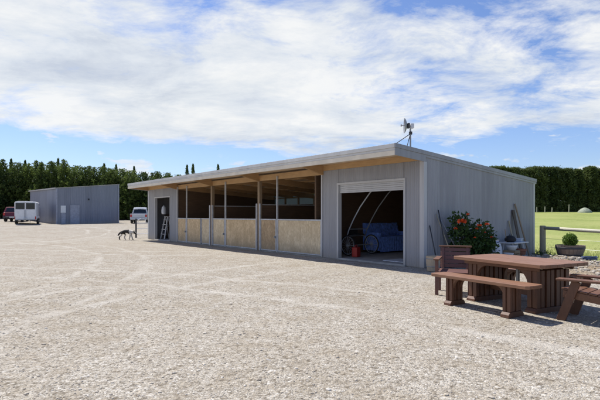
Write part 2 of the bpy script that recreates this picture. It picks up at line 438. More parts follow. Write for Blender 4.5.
for _ in range(2600):
    a = rnd.uniform(-4, 4); c = rnd.gauss(-.5, 1.1); x = mx0 + FD.x*a + FN.x*c; y = my0 + FD.y*a + FN.y*c
    hh = mound_h(x, y)
    r = min(.09, .018 + rnd.expovariate(1/.016))
    stone(b, (x, y, ground(x, y) + max(hh, -.01) + r*.15), r, rnd)
tag(b.build('rubble_stones', MT['stone_b'], fix=False), 'loose brown stones strewn over the low mound behind the tables', 'stones', kind='stuff')
b = MB()
for _ in range(7000):
    y = 3.2 + 9.5*rnd.random()**1.6; x = rnd.uniform(-.72, .72)*y
    t = (x-CX)*D[0] + (y-CY)*D[1]; w = (x-CX)*M_[0] + (y-CY)*M_[1]
    if w > -.3 and t > -.3: continue
    r = min(.026, .006 + rnd.expovariate(1/.0035))
    stone(b, (x, y, ground(x, y) + micro(x, y) + r*.1), r, rnd)
tag(b.build('loose_pebbles', MT['stone'], fix=False), 'loose pale pebbles lying on top of the gravel yard', 'pebbles', kind='stuff')

# ================================================================== BARN
BARN = empty('stable_barn', (CX, CY, 0), BROT, 'long low grey steel barn with open timber stalls and a roller door', 'barn')
LEN, DEP, OH = 20.65, 6.73, 1.245
def zr(w): return 3.395 - .0696*(w + OH)
def slab(b, t0, t1, w0, w1, o0, o1, o0b=None):
    o0b = o0 if o0b is None else o0b
    b.hexa([(-t1,w0,zr(w0)+o0), (-t0,w0,zr(w0)+o0), (-t0,w1,zr(w1)+o0b), (-t1,w1,zr(w1)+o0b),
            (-t1,w0,zr(w0)+o1), (-t0,w0,zr(w0)+o1), (-t0,w1,zr(w1)+o1), (-t1,w1,zr(w1)+o1)])
    return b
def bx(b, t0, t1, w0, w1, z0, z1): return b.box(-t1, -t0, w0, w1, z0, z1)
floor = bx(MB(), .03, LEN-.03, .02, DEP-.03, -.12, .035).build('floor_slab', MT['concrete'], BARN, bevel=.01)
# --- front walls of the two closed end rooms
def front_wall(t0, t1, d0, d1, dz):
    b = MB()
    def piece(a, c, z0, z1): b.corr(c-a, lambda u, o: (-c+u, -.008+o), lambda u: z1, lambda u: z0)
    zt = 3.05
    if d0 > t0+.05: piece(t0, d0, .01, zt)
    if t1 > d1+.05: piece(d1, t1, .01, zt)
    piece(d0, d1, dz, zt)
    for (a, c, z0, z1) in ((t0+.02, d0-.003, .01, zt-.01), (d1+.003, t1-.02, .01, zt-.01), (d0-.003, d1+.003, dz+.003, zt-.01)):
        bx(b, a, c, .012, .10, z0, z1)
    w_ = b.build('front_wall', MT['wall'], BARN, sm=True)
    bx(MB(), t0+.02, t1-.02, -.02, .10, zt+.003, zr(-.02)-.066).build('top_plate', MT['timber'], BARN, bevel=.004)
    f = MB(); k = .07
    bx(f, d0-k, d0, -.035, .13, .01, dz); bx(f, d1, d1+k, -.035, .13, .01, dz); bx(f, d0-k, d1+k, -.037, .132, dz, dz+k)
    f.build('door_frame', MT['trim'], BARN, bevel=.006)
front_wall(.0, 4.27, .70, 3.46, 2.52)
front_wall(16.42, LEN, 17.35, 19.55, 2.52)
# roller door: rolled curtain on its drum and the lowered bottom edge
rd = MB()
for i in range(4): bx(rd, .72, 3.44, .035+.004*(i%2), .06, 2.29+.06*i, 2.345+.06*i)
bx(rd, .72, 3.44, .03, .066, 2.24, 2.287)
roll = rd.build('roller_door', MT['trim'], BARN, bevel=.004)
MB().lathe([(.16,-3.44),(.16,-.72)], (0,.28,2.62), (1,0,0), 20).build('door_drum', MT['trim'], roll, sm=True)
bx(MB(), .62, 3.54, -.06, .10, -.02, .045).build('door_sill', MT['concrete'], BARN, bevel=.01)
bx(MB(), 17.3, 19.6, -.05, .10, -.02, .045).build('door_sill', MT['concrete'], BARN, bevel=.01)
# --- side, back, far end walls
b = MB(); b.corr(DEP, lambda u, o: (.008+o, u), lambda u: zr(u)-.045, lambda u: .0)
b.box(-.09, -.012, .10, DEP-.1, .01, zr(DEP)-.1)
side = b.build('side_wall', MT['wall'], BARN, sm=True)
b = MB(); b.corr(DEP, lambda u, o: (-LEN-.008-o, u), lambda u: zr(u)-.045, lambda u: .0)
b.box(-LEN+.012, -LEN+.08, .10, DEP-.1, .01, zr(DEP)-.1)
b.build('end_wall', MT['wall'], BARN, sm=True)
b = MB(); b.corr(LEN, lambda u, o: (-u, DEP+.008+o), lambda u: 2.10 if 4.7 < u < 16.4 else zr(DEP)-.045, lambda u: .0)
b.build('back_wall', MT['wall'], BARN, sm=True)
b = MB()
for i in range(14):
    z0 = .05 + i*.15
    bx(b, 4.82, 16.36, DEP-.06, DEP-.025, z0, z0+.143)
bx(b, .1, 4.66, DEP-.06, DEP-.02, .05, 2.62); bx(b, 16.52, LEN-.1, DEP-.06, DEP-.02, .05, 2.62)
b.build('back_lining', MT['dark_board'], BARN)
bx(MB(), 4.8, 16.4, DEP-.005, DEP+.004, 2.10, 2.72).build('clear_panel', MT['trans'], BARN)
b = MB()
for t in (6.2, 8.33, 10.4, 12.45, 13.9, 15.2): bx(b, t-.06, t+.06, DEP-.13, DEP-.062, .04, 2.62)
bx(b, 4.8, 16.4, DEP-.10, DEP-.03, 2.52, 2.60)
b.build('back_frame', MT['post'], BARN)
# partitions between the rooms
for t in (4.74, 16.44):
    b = MB(); b.hexa([(-t-.04,.05,.04),(-t+.04,.05,.04),(-t+.04,DEP-.07,.04),(-t-.04,DEP-.07,.04),(-t-.04,.05,zr(.05)-.16),(-t+.04,.05,zr(.05)-.16),(-t+.04,DEP-.07,zr(DEP-.07)-.16),(-t-.04,DEP-.07,zr(DEP-.07)-.16)])
    b.build('room_partition', MT['part'], BARN)
for t in (8.33, 12.45):
    b = MB()
    for i in range(12):
        z0 = .06 + i*.155
        bx(b, t-.022, t+.022, .12, DEP-.14, z0, z0+.148)
    pt = b.build('stall_partition', MT['part'], BARN)
    bx(MB(), t-.035, t+.035, .12, DEP-.14, 1.922, 1.965).build('cap_rail', MT['frame'], pt)
# corner flashings
for nm, (t, s) in {'a': (0, 1), 'b': (LEN, -1)}.items():
    b = MB()
    x = -t
    b.box(x-.005 if s > 0 else x-.03, x+.03 if s > 0 else x+.005, -.03, .11, .005, zr(-.03)-.30 if s > 0 else zr(0)-.1)
    b.box(x-.12 if s > 0 else x+.006, x-.006 if s > 0 else x+.12, -.031, -.004, .005, zr(0)-.08)
    b.build('corner_flashing', MT['trim'], BARN, bevel=.004)
b = MB(); b.box(-.005, .03, DEP-.09, DEP+.03, .005, zr(DEP)-.08); b.build('corner_flashing', MT['trim'], BARN, bevel=.004)
# --- roof
b = MB(); pitch = .19; k = int((LEN+.06)/pitch)
slab(b, -.03, LEN+.03, -OH-.02, DEP+.12, -.035, -.005)
for i in range(k+1):
    t = i*pitch; slab(b, t-.012, t+.012, -OH-.01, DEP+.12, -.005, .022)
roof = b.build('roof', MT['grey'], BARN)
slab(MB(), .0, LEN, -OH+.03, DEP-.03, -.062, -.039).build('soffit', MT['soffit'], BARN)
b = MB()
fz = zr(-OH)
bx(b, -.005, LEN+.03, -OH-.026, -OH, fz-.165, fz-.10); bx(b, -.008, LEN+.033, -OH-.045, -OH-.002, fz-.098, fz+.012)
bx(b, -.004, LEN+.03, -OH+.002, -OH+.06, fz-.296, fz-.26)
b.build('fascia', MT['fascia'], roof, bevel=.004)
bx(MB(), -.004, LEN+.03, -OH-.03, -OH, fz-.30, fz-.168).build('fascia_board', flat('cream_board', (.74,.66,.53), .6, 0, .08, 3), roof, bevel=.004)
b = MB()
def barge(b, x0, x1, w0, w1, o0, o1):
    b.hexa([(x0,w0,zr(w0)+o0),(x1,w0,zr(w0)+o0),(x1,w1,zr(w1)+o0),(x0,w1,zr(w1)+o0),(x0,w0,zr(w0)+o1),(x1,w0,zr(w0)+o1),(x1,w1,zr(w1)+o1),(x0,w1,zr(w1)+o1)])
barge(b, .004, .034, -OH-.03, .06, -.302, -.102); barge(b, .004, .036, .062, DEP+.13, -.17, -.102); barge(b, .002, .05, -OH-.047, DEP+.135, -.1, .014)
b.build('barge_flashing', MT['wall'], roof, bevel=.003)
b = MB(); barge(b, -LEN-.034, -LEN-.004, -OH-.0, .06, -.302, -.102); barge(b, -LEN-.036, -LEN-.004, .062, DEP+.13, -.17, -.102); barge(b, -LEN-.05, -LEN-.002, -OH-.0, DEP+.135, -.1, .014)
b.build('barge_flashing', MT['wall'], roof, bevel=.003)
# purlins, rafters, header beam
for i in range(7):
    w0 = .75 + i*.93
    slab(MB(), .1, LEN-.1, w0, w0+.045, -.15, -.064).build('purlin', MT['timber'], BARN)
for t in (.06, 4.27, 8.33, 12.45, 16.42, 20.58):
    b = MB(); slab(b, t-.045, t+.045, -.02, DEP-.14, -.40, -.152)
    e_ = t < .1 or t > 20.5
    slab(b, t-.0445, t+.0445, -OH+.06, -.021, -.27 if e_ else -.20, -.0635, -.285 if e_ else -.40)
    b.build('rafter', MT['timber_y'], BARN, bevel=.004)
for t in (6.3, 10.4, 14.4, 18.5):
    slab(MB(), t-.022, t+.022, .16, DEP-.14, -.32, -.153).build('rafter', MT['timber_y'], BARN)
bx(MB(), 4.32, 16.36, .03, .11, 2.93, 3.16).build('header_beam', MT['timber'], BARN, bevel=.004)
bx(MB(), 4.33, 16.35, -OH+.14, -OH+.185, zr(-OH+.14)-.20, zr(-OH+.185)-.064).build('header_beam', MT['timber'], BARN, bevel=.004)
# --- posts
for t in (8.33, 12.45):
    p = bx(MB(), t-.07, t+.07, -.01, .13, .0, 2.93).build('post', MT['post'], BARN, bevel=.006)
    b = MB(); bx(b, t-.16, t-.095, -.05, .02, .02, 1.98); bx(b, t+.09, t+.15, -.05, .02, .02, 1.98)
    b.build('steel_upright', MT['frame'], p, bevel=.004)
for t in (7.0, 11.09, 15.2): bx(MB(), t-.03, t+.03, -.03, .029, .02, 3.05).build('steel_post', MT['frame'], BARN, bevel=.004)
for t in (4.30, 16.36): bx(MB(), t-.03, t+.03, -.042, .03, .02, 3.05).build('steel_post', MT['trim'], BARN, bevel=.004)
# --- half walls and stall doors
def panel(t0, t1, mat, seams=(), name='stall_panel'):
    b = MB(); e = [t0] + list(seams) + [t1]
    for a, c in zip(e, e[1:]): bx(b, a+.004, c-.004, -.004, .016, .09, 1.285)
    p = b.build(name, mat, BARN)
    f = MB(); bx(f, t0-.002, t1+.002, -.03, .04, 1.287, 1.34); bx(f, t0, t1, -.02, .03, .045, .088)
    bx(f, t0, t0+.04, -.028, .035, .09, 1.286); bx(f, t1-.04, t1, -.028, .035, .09, 1.286)
    f.build('panel_frame', MT['frame'], p, bevel=.004); return p
panel(4.34, 6.96, MT['osb_pale'], (5.55,)); panel(8.49, 11.05, MT['osb'], (9.7,)); panel(12.61, 13.48, MT['osb_pale']); panel(13.56, 15.16, MT['osb'])
bx(MB(), 13.485, 13.555, -.02, .04, .02, 1.34).build('steel_post', MT['dark'], BARN)
for t0, t1, mt in ((7.06, 8.16, MT['osb_door']), (11.15, 12.28, MT['osb_pale']), (15.26, 16.31, MT['osb'])):
    p = panel(t0, t1, mt, (), 'stall_door')
    b = MB(); bx(b, t0-.02, t0+.10, -.06, -.03, .60, .635); bx(b, t0+.02, t0+.05, -.085, -.032, .57, .66)
    b.build('latch', MT['grey'], p)
# lining inside the roller-door room and tack room: battens
for t in (1.5, 3.0): pass

# ------------------------------------------------------------------ antenna on the roof
q = P(.0, -.58); AN = empty('antenna_dish', (q.x-.02, q.y-.02, zr(-.58)), 0, 'grey parabolic antenna dish on a braced mast at the barn roof corner', 'antenna')
b = MB(); b.tube([(0,0,-.02),(0,0,.52)], .022, 10); b.build('mast', MT['grey'], AN, sm=True)
b = MB(); b.lathe([(.005,-.0),(.09,.012),(.16,.038),(.205,.066),(.212,.066),(.165,.03),(.09,.003),(.004,-.01)], (-.10,0,.60), (-1,.10,.02), 32, caps=False); b.build('reflector', MT['grey'], AN, sm=True)
b = MB(); b.tube([(-.09,0,.6),(-.24,-.02,.605)], .01, 6); b.tube([(-.24,-.02,.605),(-.27,-.022,.606)], .03, 8); b.build('feed_horn', MT['grey'], AN)
b = MB(); b.box(-.085,-.02,-.05,.05,.53,.67); b.build('mount_bracket', MT['dark'], AN, bevel=.006)
b = MB(); b.box(.0,.09,-.06,.06,.53,.66); b.build('radio_box', MT['offwhite'], AN, bevel=.012)
b = MB(); b.box(-.035,.045,-.035,.035,.36,.44); b.build('clamp', MT['dark'], AN, bevel=.005)
v = P(2.2, -.2) - P(0, -.58)
for (dx, dy, w_, nm) in ((-.42, -.12, 0, 'brace'), (-.1, -.12, 0, 'brace')):
    pass
def roofz(x, y):
    w = (x-CX)*M_[0] + (y-CY)*M_[1]; return zr(w)
for e in ((-.52, .12), (-.12, -.12)):
    ex, ey = AN.location.x + e[0], AN.location.y + e[1]
    MB().tube([(e[0], e[1], roofz(ex, ey) - AN.location.z + .005), (0,0,.38)], .011, 6).build('brace', MT['dark'], AN)

# ------------------------------------------------------------------ inside the roller-door room
q = P(3.87, 1.45, .035)
SU = empty('pony_cart', q, BROT, 'grey two wheeled pony cart with curved shafts raised inside the roller door', 'cart')
for w in (-.62, .62):
    b = MB(); b.ring((0,w,.37), (0,1,0), .345, .022, 36, 8); wh = b.build('wheel', MT['black'], SU, sm='all')
    b = MB(); b.ring((0,w,.37), (0,1,0), .315, .012, 36, 6); b.build('rim', MT['frame'], wh, sm='all')
    b = MB()
    for i in range(16):
        a = 2*pi*i/16; b.tube([(0,w,.37),(.31*cos(a),w,.37+.31*sin(a))], .0045, 5)
    b.tube([(0,w-.06,.37),(0,w+.06,.37)], .03, 10); b.build('spokes', MT['frame'], wh)
MB().tube([(0,-.62,.37),(0,.62,.37)], .018, 8).build('axle', MT['grey'], SU)
for w in (-.5, .45):
    pts = [(-.16,w,.70), (-.05,w,.95), (.18,w,1.32), (.50,w,1.75), (.95,w,2.22), (1.15,w,2.38)]
    MB().tube(pts, .022, 8).build('shaft', MT['offwhite'] if w < 0 else MT['grey'], SU, sm='all')
b = MB(); b.tube([(0,-.5,.37),(-.16,-.5,.70)], .016, 6); b.tube([(0,.45,.37),(-.16,.45,.70)], .016, 6); b.tube([(-.16,-.5,.7),(-.16,.45,.7)], .018, 6); b.tube([(-.05,-.5,.95),(-.05,.45,.95)], .016, 6); b.build('cart_frame', MT['grey'], SU)
b = MB(); b.box(-.36,.0,-.26,.26,.72,.78); b.box(-.40,-.34,-.26,.26,.76,.98); b.build('seat', MT['black'], SU, bevel=.02)
q = P(4.22, 3.45, .035)
SO = empty('sofa', q, BROT, 'blue cloth covered sofa inside the roller door behind the cart', 'sofa')
# faces local +x (towards the end wall); length along local y
def rumple(o, amt=.022):
    bm = bmesh.new(); bm.from_mesh(o.data); bmesh.ops.subdivide_edges(bm, edges=bm.edges, cuts=7, use_grid_fill=True)
    for v in bm.verts:
        q = v.co + o.location; v.co += Vector((mn.noise(q*4), mn.noise(q*4+Vector((5,0,0))), mn.noise(q*5+Vector((0,7,0)))))*amt
    bm.to_mesh(o.data); bm.free()
def soft(o, lv=2):
    rumple(o)
    md = o.modifiers.new('bev', 'BEVEL'); md.width = .05; md.segments = 3
    o.data.polygons.foreach_set('use_smooth', [True]*len(o.data.polygons)); return o
def drape(y0, y1, x, z0, z1, amp=.018, pitch=.11):
    b = MB(); k = 90; vs = []
    for i in range(k+1):
        y = y0 + (y1-y0)*i/k
        for z, s in ((z0, 1), ((z0+z1)/2, .7), (z1, .15)): vs.append((x + amp*s*sin(2*pi*y/pitch + .8*sin(y*5)), y, z))
    fs = [(i*3+j, (i+1)*3+j, (i+1)*3+j+1, i*3+j+1) for i in range(k) for j in range(2)]; b.add(vs, fs); return b
soft(MB().box(-.36,.42,-.98,.98,.30,.64).build('seat', MT['blue'], SO))
soft(MB().hexa([(-.42,-.98,.3),(-.16,-.98,.3),(-.16,.98,.3),(-.42,.98,.3),(-.50,-.98,1.14),(-.34,-.98,1.14),(-.34,.98,1.14),(-.50,.98,1.14)]).build('backrest', MT['blue'], SO))
for s in (-1, 1): soft(MB().box(-.36,.44,s*.99-.10,s*.99+.10,.10,.80).build('armrest', MT['blue'], SO))
drape(-1.0, 1.0, .45, .06, .62).build('skirt', MT['blue'], SO, sm='all')
b = MB()
for i in range(9): y = -.85+i*.21; b.tube([(-.155,y,.62),(-.24,y+.015,.86),(-.335,y,1.10)], .012, 6)
b.build('cover_pleats', MT['blue'], SO, sm='all')
q = P(3.36, .74, .04)
FC = empty('fuel_can', q, BROT+.3, 'small red fuel can on the floor between the cart wheels', 'fuel can')
MB().box(-.10,.10,-.15,.15,0,.34).build('body', MT['red'], FC, bevel=.025)
b = MB(); b.tube([(-.0,-.10,.33),(0,-.08,.41),(0,.05,.41),(0,.07,.33)], .012, 6); b.build('handle', MT['red'], FC)
MB().tube([(0,.11,.33),(0,.12,.38)], .025, 10).build('cap', MT['dark'], FC)
# pale sheet painting the lit edge of the concrete floor inside the door
q = P(1.3, .9, .036)
PB = empty('lit_floor_patch', q, BROT, 'painted pale patch for the lit concrete floor edge inside the roller door', 'mat')
MB().box(-.6,.9,-.45,.4,0,.02).build('lit_floor_sheet', MT['offwhite'], PB, bevel=.004)

# ------------------------------------------------------------------ tack room: ladder, sack, post
q = P(19.35, .62, .04)
LD = empty('step_ladder', q, BROT, 'white folding step ladder standing in the far doorway of the barn', 'ladder')
for s in (-1, 1): MB().beam((s*.30,-.25,0),(s*.2,0,1.35),.06,.05,(0,1,0)).build('rail', MT['white'], LD)
for s in (-1, 1): MB().beam((s*.30,.3,0),(s*.2,.03,1.33),.04,.03,(0,1,0)).build('back_rail', MT['white'], LD)
for i in range(4):
    z = .28 + i*.29; MB().box(-.30+.02*i,.30-.02*i,-.25+.05*i,-.13+.05*i,z,z+.03).build('step', MT['white'], LD)
MB().box(-.2,.2,-.06,.12,1.35,1.38).build('top_cap', MT['white'], LD)
q = P(19.25, .42, 0)
HB = empty('hanging_bag', (q.x, q.y, 1.55), BROT, 'pale cloth feed bag hanging in the far doorway of the barn', 'bag')
HB.scale = (.7,.7,.72)
b = MB(); b.lathe([(.03,.75),(.06,.68),(.17,.6),(.21,.3),(.20,.1),(.16,0),(.02,-.01)], (0,0,0), (0,0,1), 14); b.build('bag_body', MT['offwhite'], HB, sm='all')
MB().tube([(0,0,.74),(0,0,1.4)], .008, 6).build('cord', MT['dark'], HB)
q = P(20.0, 1.35, .04)
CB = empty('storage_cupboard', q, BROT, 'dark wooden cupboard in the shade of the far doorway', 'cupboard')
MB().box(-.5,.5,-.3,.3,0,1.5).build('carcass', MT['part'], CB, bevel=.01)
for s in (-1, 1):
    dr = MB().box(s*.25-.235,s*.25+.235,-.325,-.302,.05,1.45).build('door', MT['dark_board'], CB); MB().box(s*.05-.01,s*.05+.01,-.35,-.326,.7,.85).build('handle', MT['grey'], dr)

# ================================================================== FURNITURE ON THE GRAVEL
def gusset(b, x0, dirx, y0, y1, ztop, R):     # quarter-arch bracket in the x-z plane
    poly = [(0, 0)] + [(R*(1-sin(a)), -R*(1-cos(a))) for a in [pi/2*i/8 for i in range(9)]]
    poly = [(0, 0), (R, 0)] + [(R*(1-sin(pi/2*i/8)) , -R*(1-cos(pi/2*i/8))) for i in range(1, 9)]
    b.prism(poly, lambda u, v: (x0+dirx*u, y0, ztop+v), lambda u, v: (x0+dirx*u, y1, ztop+v))
def slat_pedestal(parent, xc, W, ztop, nsl, inward, thick=.17):
    b = MB(); st = W/nsl
    for i in range(nsl):
        y = -W/2 + st*(i+.5); off = .012*(i % 2)
        for (xa, xb) in ((xc-thick/2+off, xc-.012), (xc+.012, xc+thick/2-off)): b.box(xa, xb, y-st*.36, y+st*.36, .085, ztop)
    b.box(xc-thick/2+.04, xc+thick/2-.04, -W/2+.03, W/2-.03, .084, ztop-.002)
    p = b.build('pedestal', MT['furn_z'], parent, bevel=.005)
    b = MB(); b.prism([(-W/2-.035,0),(W/2+.035,0),(W/2+.03,.045),(W/2-.005,.083),(-W/2+.005,.083),(-W/2-.03,.045)], lambda u, v: (xc-thick/2-.004, u, v), lambda u, v: (xc+thick/2+.004, u, v))
    b.build('foot', MT['furn_z'], p, bevel=.006)
    for y in (-W/2+.03, W/2-.09):
        b = MB(); gusset(b, xc+inward*(thick/2+.001), inward, y, y+.06, ztop-.001, .24 if W > .5 else .16); b.build('bracket', MT['furn'], p, bevel=.003)
    return p
def plank_top(parent, L, W, n, z0, z1, name, corner=.05):
    b = MB(); st = W/n; jr = random.Random(n)
    for i in range(n):
        y0 = -W/2 + st*i + .0035; y1 = y0 + st - .007; z1_ = z1 - jr.uniform(0, .004)
        if i == 0: poly = [(-L/2,y1),(-L/2,y0+corner),(-L/2+corner,y0),(L/2-corner,y0),(L/2,y0+corner),(L/2,y1)]
        elif i == n-1: poly = [(-L/2,y0),(L/2,y0),(L/2,y1-corner),(L/2-corner,y1),(-L/2+corner,y1),(-L/2,y1-corner)]
        else: poly = [(-L/2,y0),(L/2,y0),(L/2,y1),(-L/2,y1)]
        b.prism(poly, lambda u, v: (u, v, z0), lambda u, v: (u, v, z1_))
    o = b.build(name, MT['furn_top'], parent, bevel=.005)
    return o
TB = empty('picnic_table', (3.61, 7.79, 0), radians(-63.2), 'large brown stained wooden table on two slatted pedestals on the gravel', 'table')
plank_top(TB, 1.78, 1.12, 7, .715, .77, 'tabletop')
MB().box(-.72,.72,-.43,-.39,.655,.714).build('apron', MT['furn'], TB, bevel=.004); MB().box(-.72,.72,.39,.43,.655,.714).build('apron', MT['furn'], TB, bevel=.004)
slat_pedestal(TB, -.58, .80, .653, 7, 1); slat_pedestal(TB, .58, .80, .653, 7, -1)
MB().box(-.49,.49,-.05,.05,.20,.29).build('stretcher', MT['furn'], TB, bevel=.006)
MB().tube([(.03,-.0,.30),(.03,0,.712)], .03, 12).build('umbrella_tube', MT['grey'], TB, sm=True)
def bench(name, x, y, deg, label):
    e = empty(name, (x, y, 0), radians(deg), label, 'bench', 'brown slatted benches at the big table')
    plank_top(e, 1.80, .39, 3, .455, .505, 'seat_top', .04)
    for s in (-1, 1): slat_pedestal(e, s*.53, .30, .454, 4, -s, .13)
    return e
bench('bench', 2.86, 7.35, -58.6, 'brown wooden bench in front of the big table, nearest the camera')
bench('bench', 4.17, 8.35, -63.2, 'brown wooden bench tucked in behind the big table, mostly hidden')
# upright slatted garden chair near the wall
CH = empty('garden_chair', (2.94, 8.91, 0), radians(-21.7), 'dark red brown slatted armchair standing behind the left end of the table', 'chair')
for sx in (-1, 1):
    MB().box(sx*.29-.03,sx*.29+.03,-.33,-.27,0,.655).build('front_leg', MT['chair'], CH, bevel=.004)
    MB().beam((sx*.29,.28,0),(sx*.29,.30,.44),.055,.06,(0,1,0)).build('rear_leg', MT['chair'], CH, bevel=.004)
    MB().box(sx*.29-.055,sx*.29+.055,-.38,.30,.656,.685).build('armrest', MT['furn'], CH, bevel=.006)
    MB().beam((sx*.23,.26,.40),(sx*.23,.40,.86),.05,.04,(0,1,0)).build('back_post', MT['chair'], CH, bevel=.004)
b = MB()
for i in range(6): y = -.33+i*.105; b.box(-.275,.275,y,y+.092,.42,.442)
b.build('seat', MT['chair'], CH, bevel=.004)
for y_ in (-.325, .24): MB().box(-.26,.26,y_,y_+.03,.33,.418).build('seat_rail', MT['chair'], CH)
b = MB()
for i in range(5):
    z = .47+i*.078; y = .255 + (z-.40)*.304
    b.hexa([(-.28,y,z),(.28,y,z),(.28,y+.02,z),(-.28,y+.02,z),(-.28,y+.02,z+.068),(.28,y+.02,z+.068),(.28,y+.04,z+.068),(-.28,y+.04,z+.068)])
b.build('back_slats', MT['chair'], CH, bevel=.003)
MB().box(-.31,.31,.365,.43,.862,.892).build('top_rail', MT['furn'], CH, bevel=.006)
# low slant-legged armchair at the right edge
AC = empty('garden_chair', (4.17, 6.585, 0), radians(-136.2), 'low brown armchair with slanted front legs at the right edge of the yard', 'chair')
for sx in (-1, 1):
    MB().beam((sx*.29,-.36,0),(sx*.29,-.16,.572),.045,.115,(0,1,0)).build('front_leg', MT['furn_z'], AC, bevel=.005)
    MB().beam((sx*.29,.42,0),(sx*.29,.26,.572),.045,.10,(0,1,0)).build('rear_leg', MT['furn_z'], AC, bevel=.005)
    MB().box(sx*.30-.075,sx*.30+.075,-.40,.50,.574,.606).build('armrest', MT['furn'], AC, bevel=.008)
    MB().beam((sx*.25,-.34,.385),(sx*.25,.40,.30),.04,.10).build('side_rail', MT['furn'], AC, bevel=.005)
b = MB()
for i in range(6):
    y = -.36+i*.115; z = .44-.115*(y+.34)
    b.hexa([(-.27,y,z),(.27,y,z),(.27,y+.1,z-.0115),(-.27,y+.1,z-.0115),(-.27,y,z+.022),(.27,y,z+.022),(.27,y+.1,z+.0105),(-.27,y+.1,z+.0105)])
b.build('seat', MT['furn'], AC, bevel=.004)
b = MB()
for i in range(5):
    x = -.26+i*.106; b.hexa([(x,.30,.36),(x+.095,.30,.36),(x+.095,.325,.36),(x,.325,.36),(x,.50,.95),(x+.095,.50,.95),(x+.095,.525,.95),(x,.525,.95)])
b.box(-.27,.27,.43,.455,.62,.68)
b.build('backrest', MT['furn'], AC, bevel=.004)

# ------------------------------------------------------------------ things along the side wall
PT = empty('wooden_tub', (3.58, 12.55, 0), 0, 'pale wooden tub on the gravel at the front corner of the barn', 'tub')
b = MB(); b.lathe([(.155,0),(.185,.2),(.19,.40),(.165,.40),(.15,.30),(.001,.30)], (0,0,0), (0,0,1), 22); b.build('staves', MT['pot'], PT, sm=True)
b = MB(); b.ring((0,0,.12), (0,0,1), .178, .008, 24, 6); b.ring((0,0,.33), (0,0,1), .191, .008, 24, 6); b.build('hoops', MT['grey'], PT)
def lean(name, w, dist, w2, L, lab, cat, head):
    base = P(-dist, w, .0); top = P(-.05, w2, sqrt(max(.1, L*L - dist*dist)))
    e = empty(name, base, 0, lab, cat, 'long handled tools leaning on the barn wall')
    tv = top - base; d = tv.normalized()
    MB().tube([d*.02, tv], .016, 7).build('handle', MT[head[1]], e, sm='all')
    side = Vector((M_[0], M_[1], 0))
    b = MB()
    if head[0] == 'blade':
        b.prism([(-.11,.02),(.11,.02),(.12,.22),(.04,.30),(-.04,.30),(-.12,.22)], lambda u, v: side*u + d*v + Vector((-.006,0.004,0)), lambda u, v: side*u + d*v + Vector((.006,-.004,0)))
    elif head[0] == 'rake':
        b.beam(side*-.2 + d*.03, side*.2 + d*.03, .02, .03)
        for i in range(9): b.beam(side*(-.19+i*.0475) + d*.03, side*(-.19+i*.0475) + d*.03 + Vector((-.04,.04,-.02)), .008, .008)
    else:
        b.hexa([side*-.15, side*.15, side*.15+Vector((-.05,.05,0)), side*-.15+Vector((-.05,.05,0)), side*-.13+d*.12, side*.13+d*.12, side*.13+d*.12+Vector((-.04,.04,0)), side*-.13+d*.12+Vector((-.04,.04,0))])
    b.build('tool_head', MT['dark'], e)
lean('shovel', .18, .35, .20, 1.25, 'short dark shovel leaning closest to the front corner of the barn', 'tool', ('blade', 'dark'))
lean('rake', .75, .55, .52, 1.62, 'rake with a grey handle leaning behind the pale tub', 'tool', ('rake', 'old_wood'))
lean('broom', .50, .50, .62, 1.72, 'tall dark handled broom leaning on the barn wall', 'tool', ('broom', 'dark'))
lean('spade', 1.25, .55, .66, 1.55, 'spade tilted towards the corner, leaning beside the flowering shrub', 'tool', ('blade', 'grey'))

# ------------------------------------------------------------------ foliage builders
def leaf(b, c, d, up, L, W):
    d = d.normalized(); r = d.cross(up)
    if r.length < 1e-3: r = d.orthogonal()
    r.normalize(); nn = r.cross(d)
    b.add([c, c + d*L*.5 + r*W*.5 + nn*L*.05, c + d*L, c + d*L*.5 - r*W*.5 + nn*L*.05], [(0,1,2,3)])
def rv(rnd): 
    while True:
        v = Vector((rnd.uniform(-1,1), rnd.uniform(-1,1), rnd.uniform(-1,1)))
        if .05 < v.length < 1: return v.normalized()
def conifer_meshes(seed, h, R, slim):
    rnd = random.Random(seed); b = MB(); nb = int(h*30)
    zb = .2
    lump = [rnd.uniform(.72, 1.18) for _ in range(24)]
    for i in range(nb):
        f = (i + rnd.random())/nb; f = f**1.05
        z = zb + f*(h - zb - .1)
        prof = (1-f)**slim*(.8 + .2*min(1, f*6))
        az = i*2.39996 + rnd.uniform(-.4, .4)
        ln = R*prof*lump[(int(az*3.8) + int(f*9)*5) % 24]*rnd.uniform(.75, 1.15) + .10*(1-f) + .02
        d = Vector((cos(az), sin(az), .10 + .6*f)); d.normalize()
        o = Vector((0, 0, z))
        steps = max(2, int(ln/.26))
        for k in range(steps):
            q = (k + rnd.random())/steps
            if q < .3 and ln > .8: continue
            c = o + d*ln*q
            for _ in range(6 if ln > .6 else 4):
                dd = (d*.8 + rv(rnd)*.8 + Vector((0,0,.3)))
                leaf(b, c + rv(rnd)*.14*(1-.6*f), dd, rv(rnd), rnd.uniform(.3,.52)*(1-.5*f*f), rnd.uniform(.15,.27)*(1-.5*f*f))
    for k in range(16):
        leaf(b, Vector((0,0,h-.75+k*.05)), Vector((rnd.uniform(-.3,.3), rnd.uniform(-.3,.3), 1.0)), rv(rnd), .24, .06)
    crown = b.mesh('conifer_crown', MT['conifer'])
    t = MB(); t.tube([(0,0,-.3),(.03,0,h*.4),(0,.02,h*.97)], [.17,.11,.012], 8)
    return crown, t.mesh('conifer_trunk', MT['bark'])
CV = [conifer_meshes(10+i, hh, RR, sl) for i, (hh, RR, sl) in enumerate([(8.8,2.5,.42), (9.1,2.3,.52), (8.6,2.6,.36), (9.1,2.2,.58), (8.9,2.5,.34), (10.2,1.5,.85)])]
def put(meshes, names, root):
    for me, nm in zip(meshes, names):
        o = bpy.data.objects.new(nm, me); COL.objects.link(o); o.parent = root
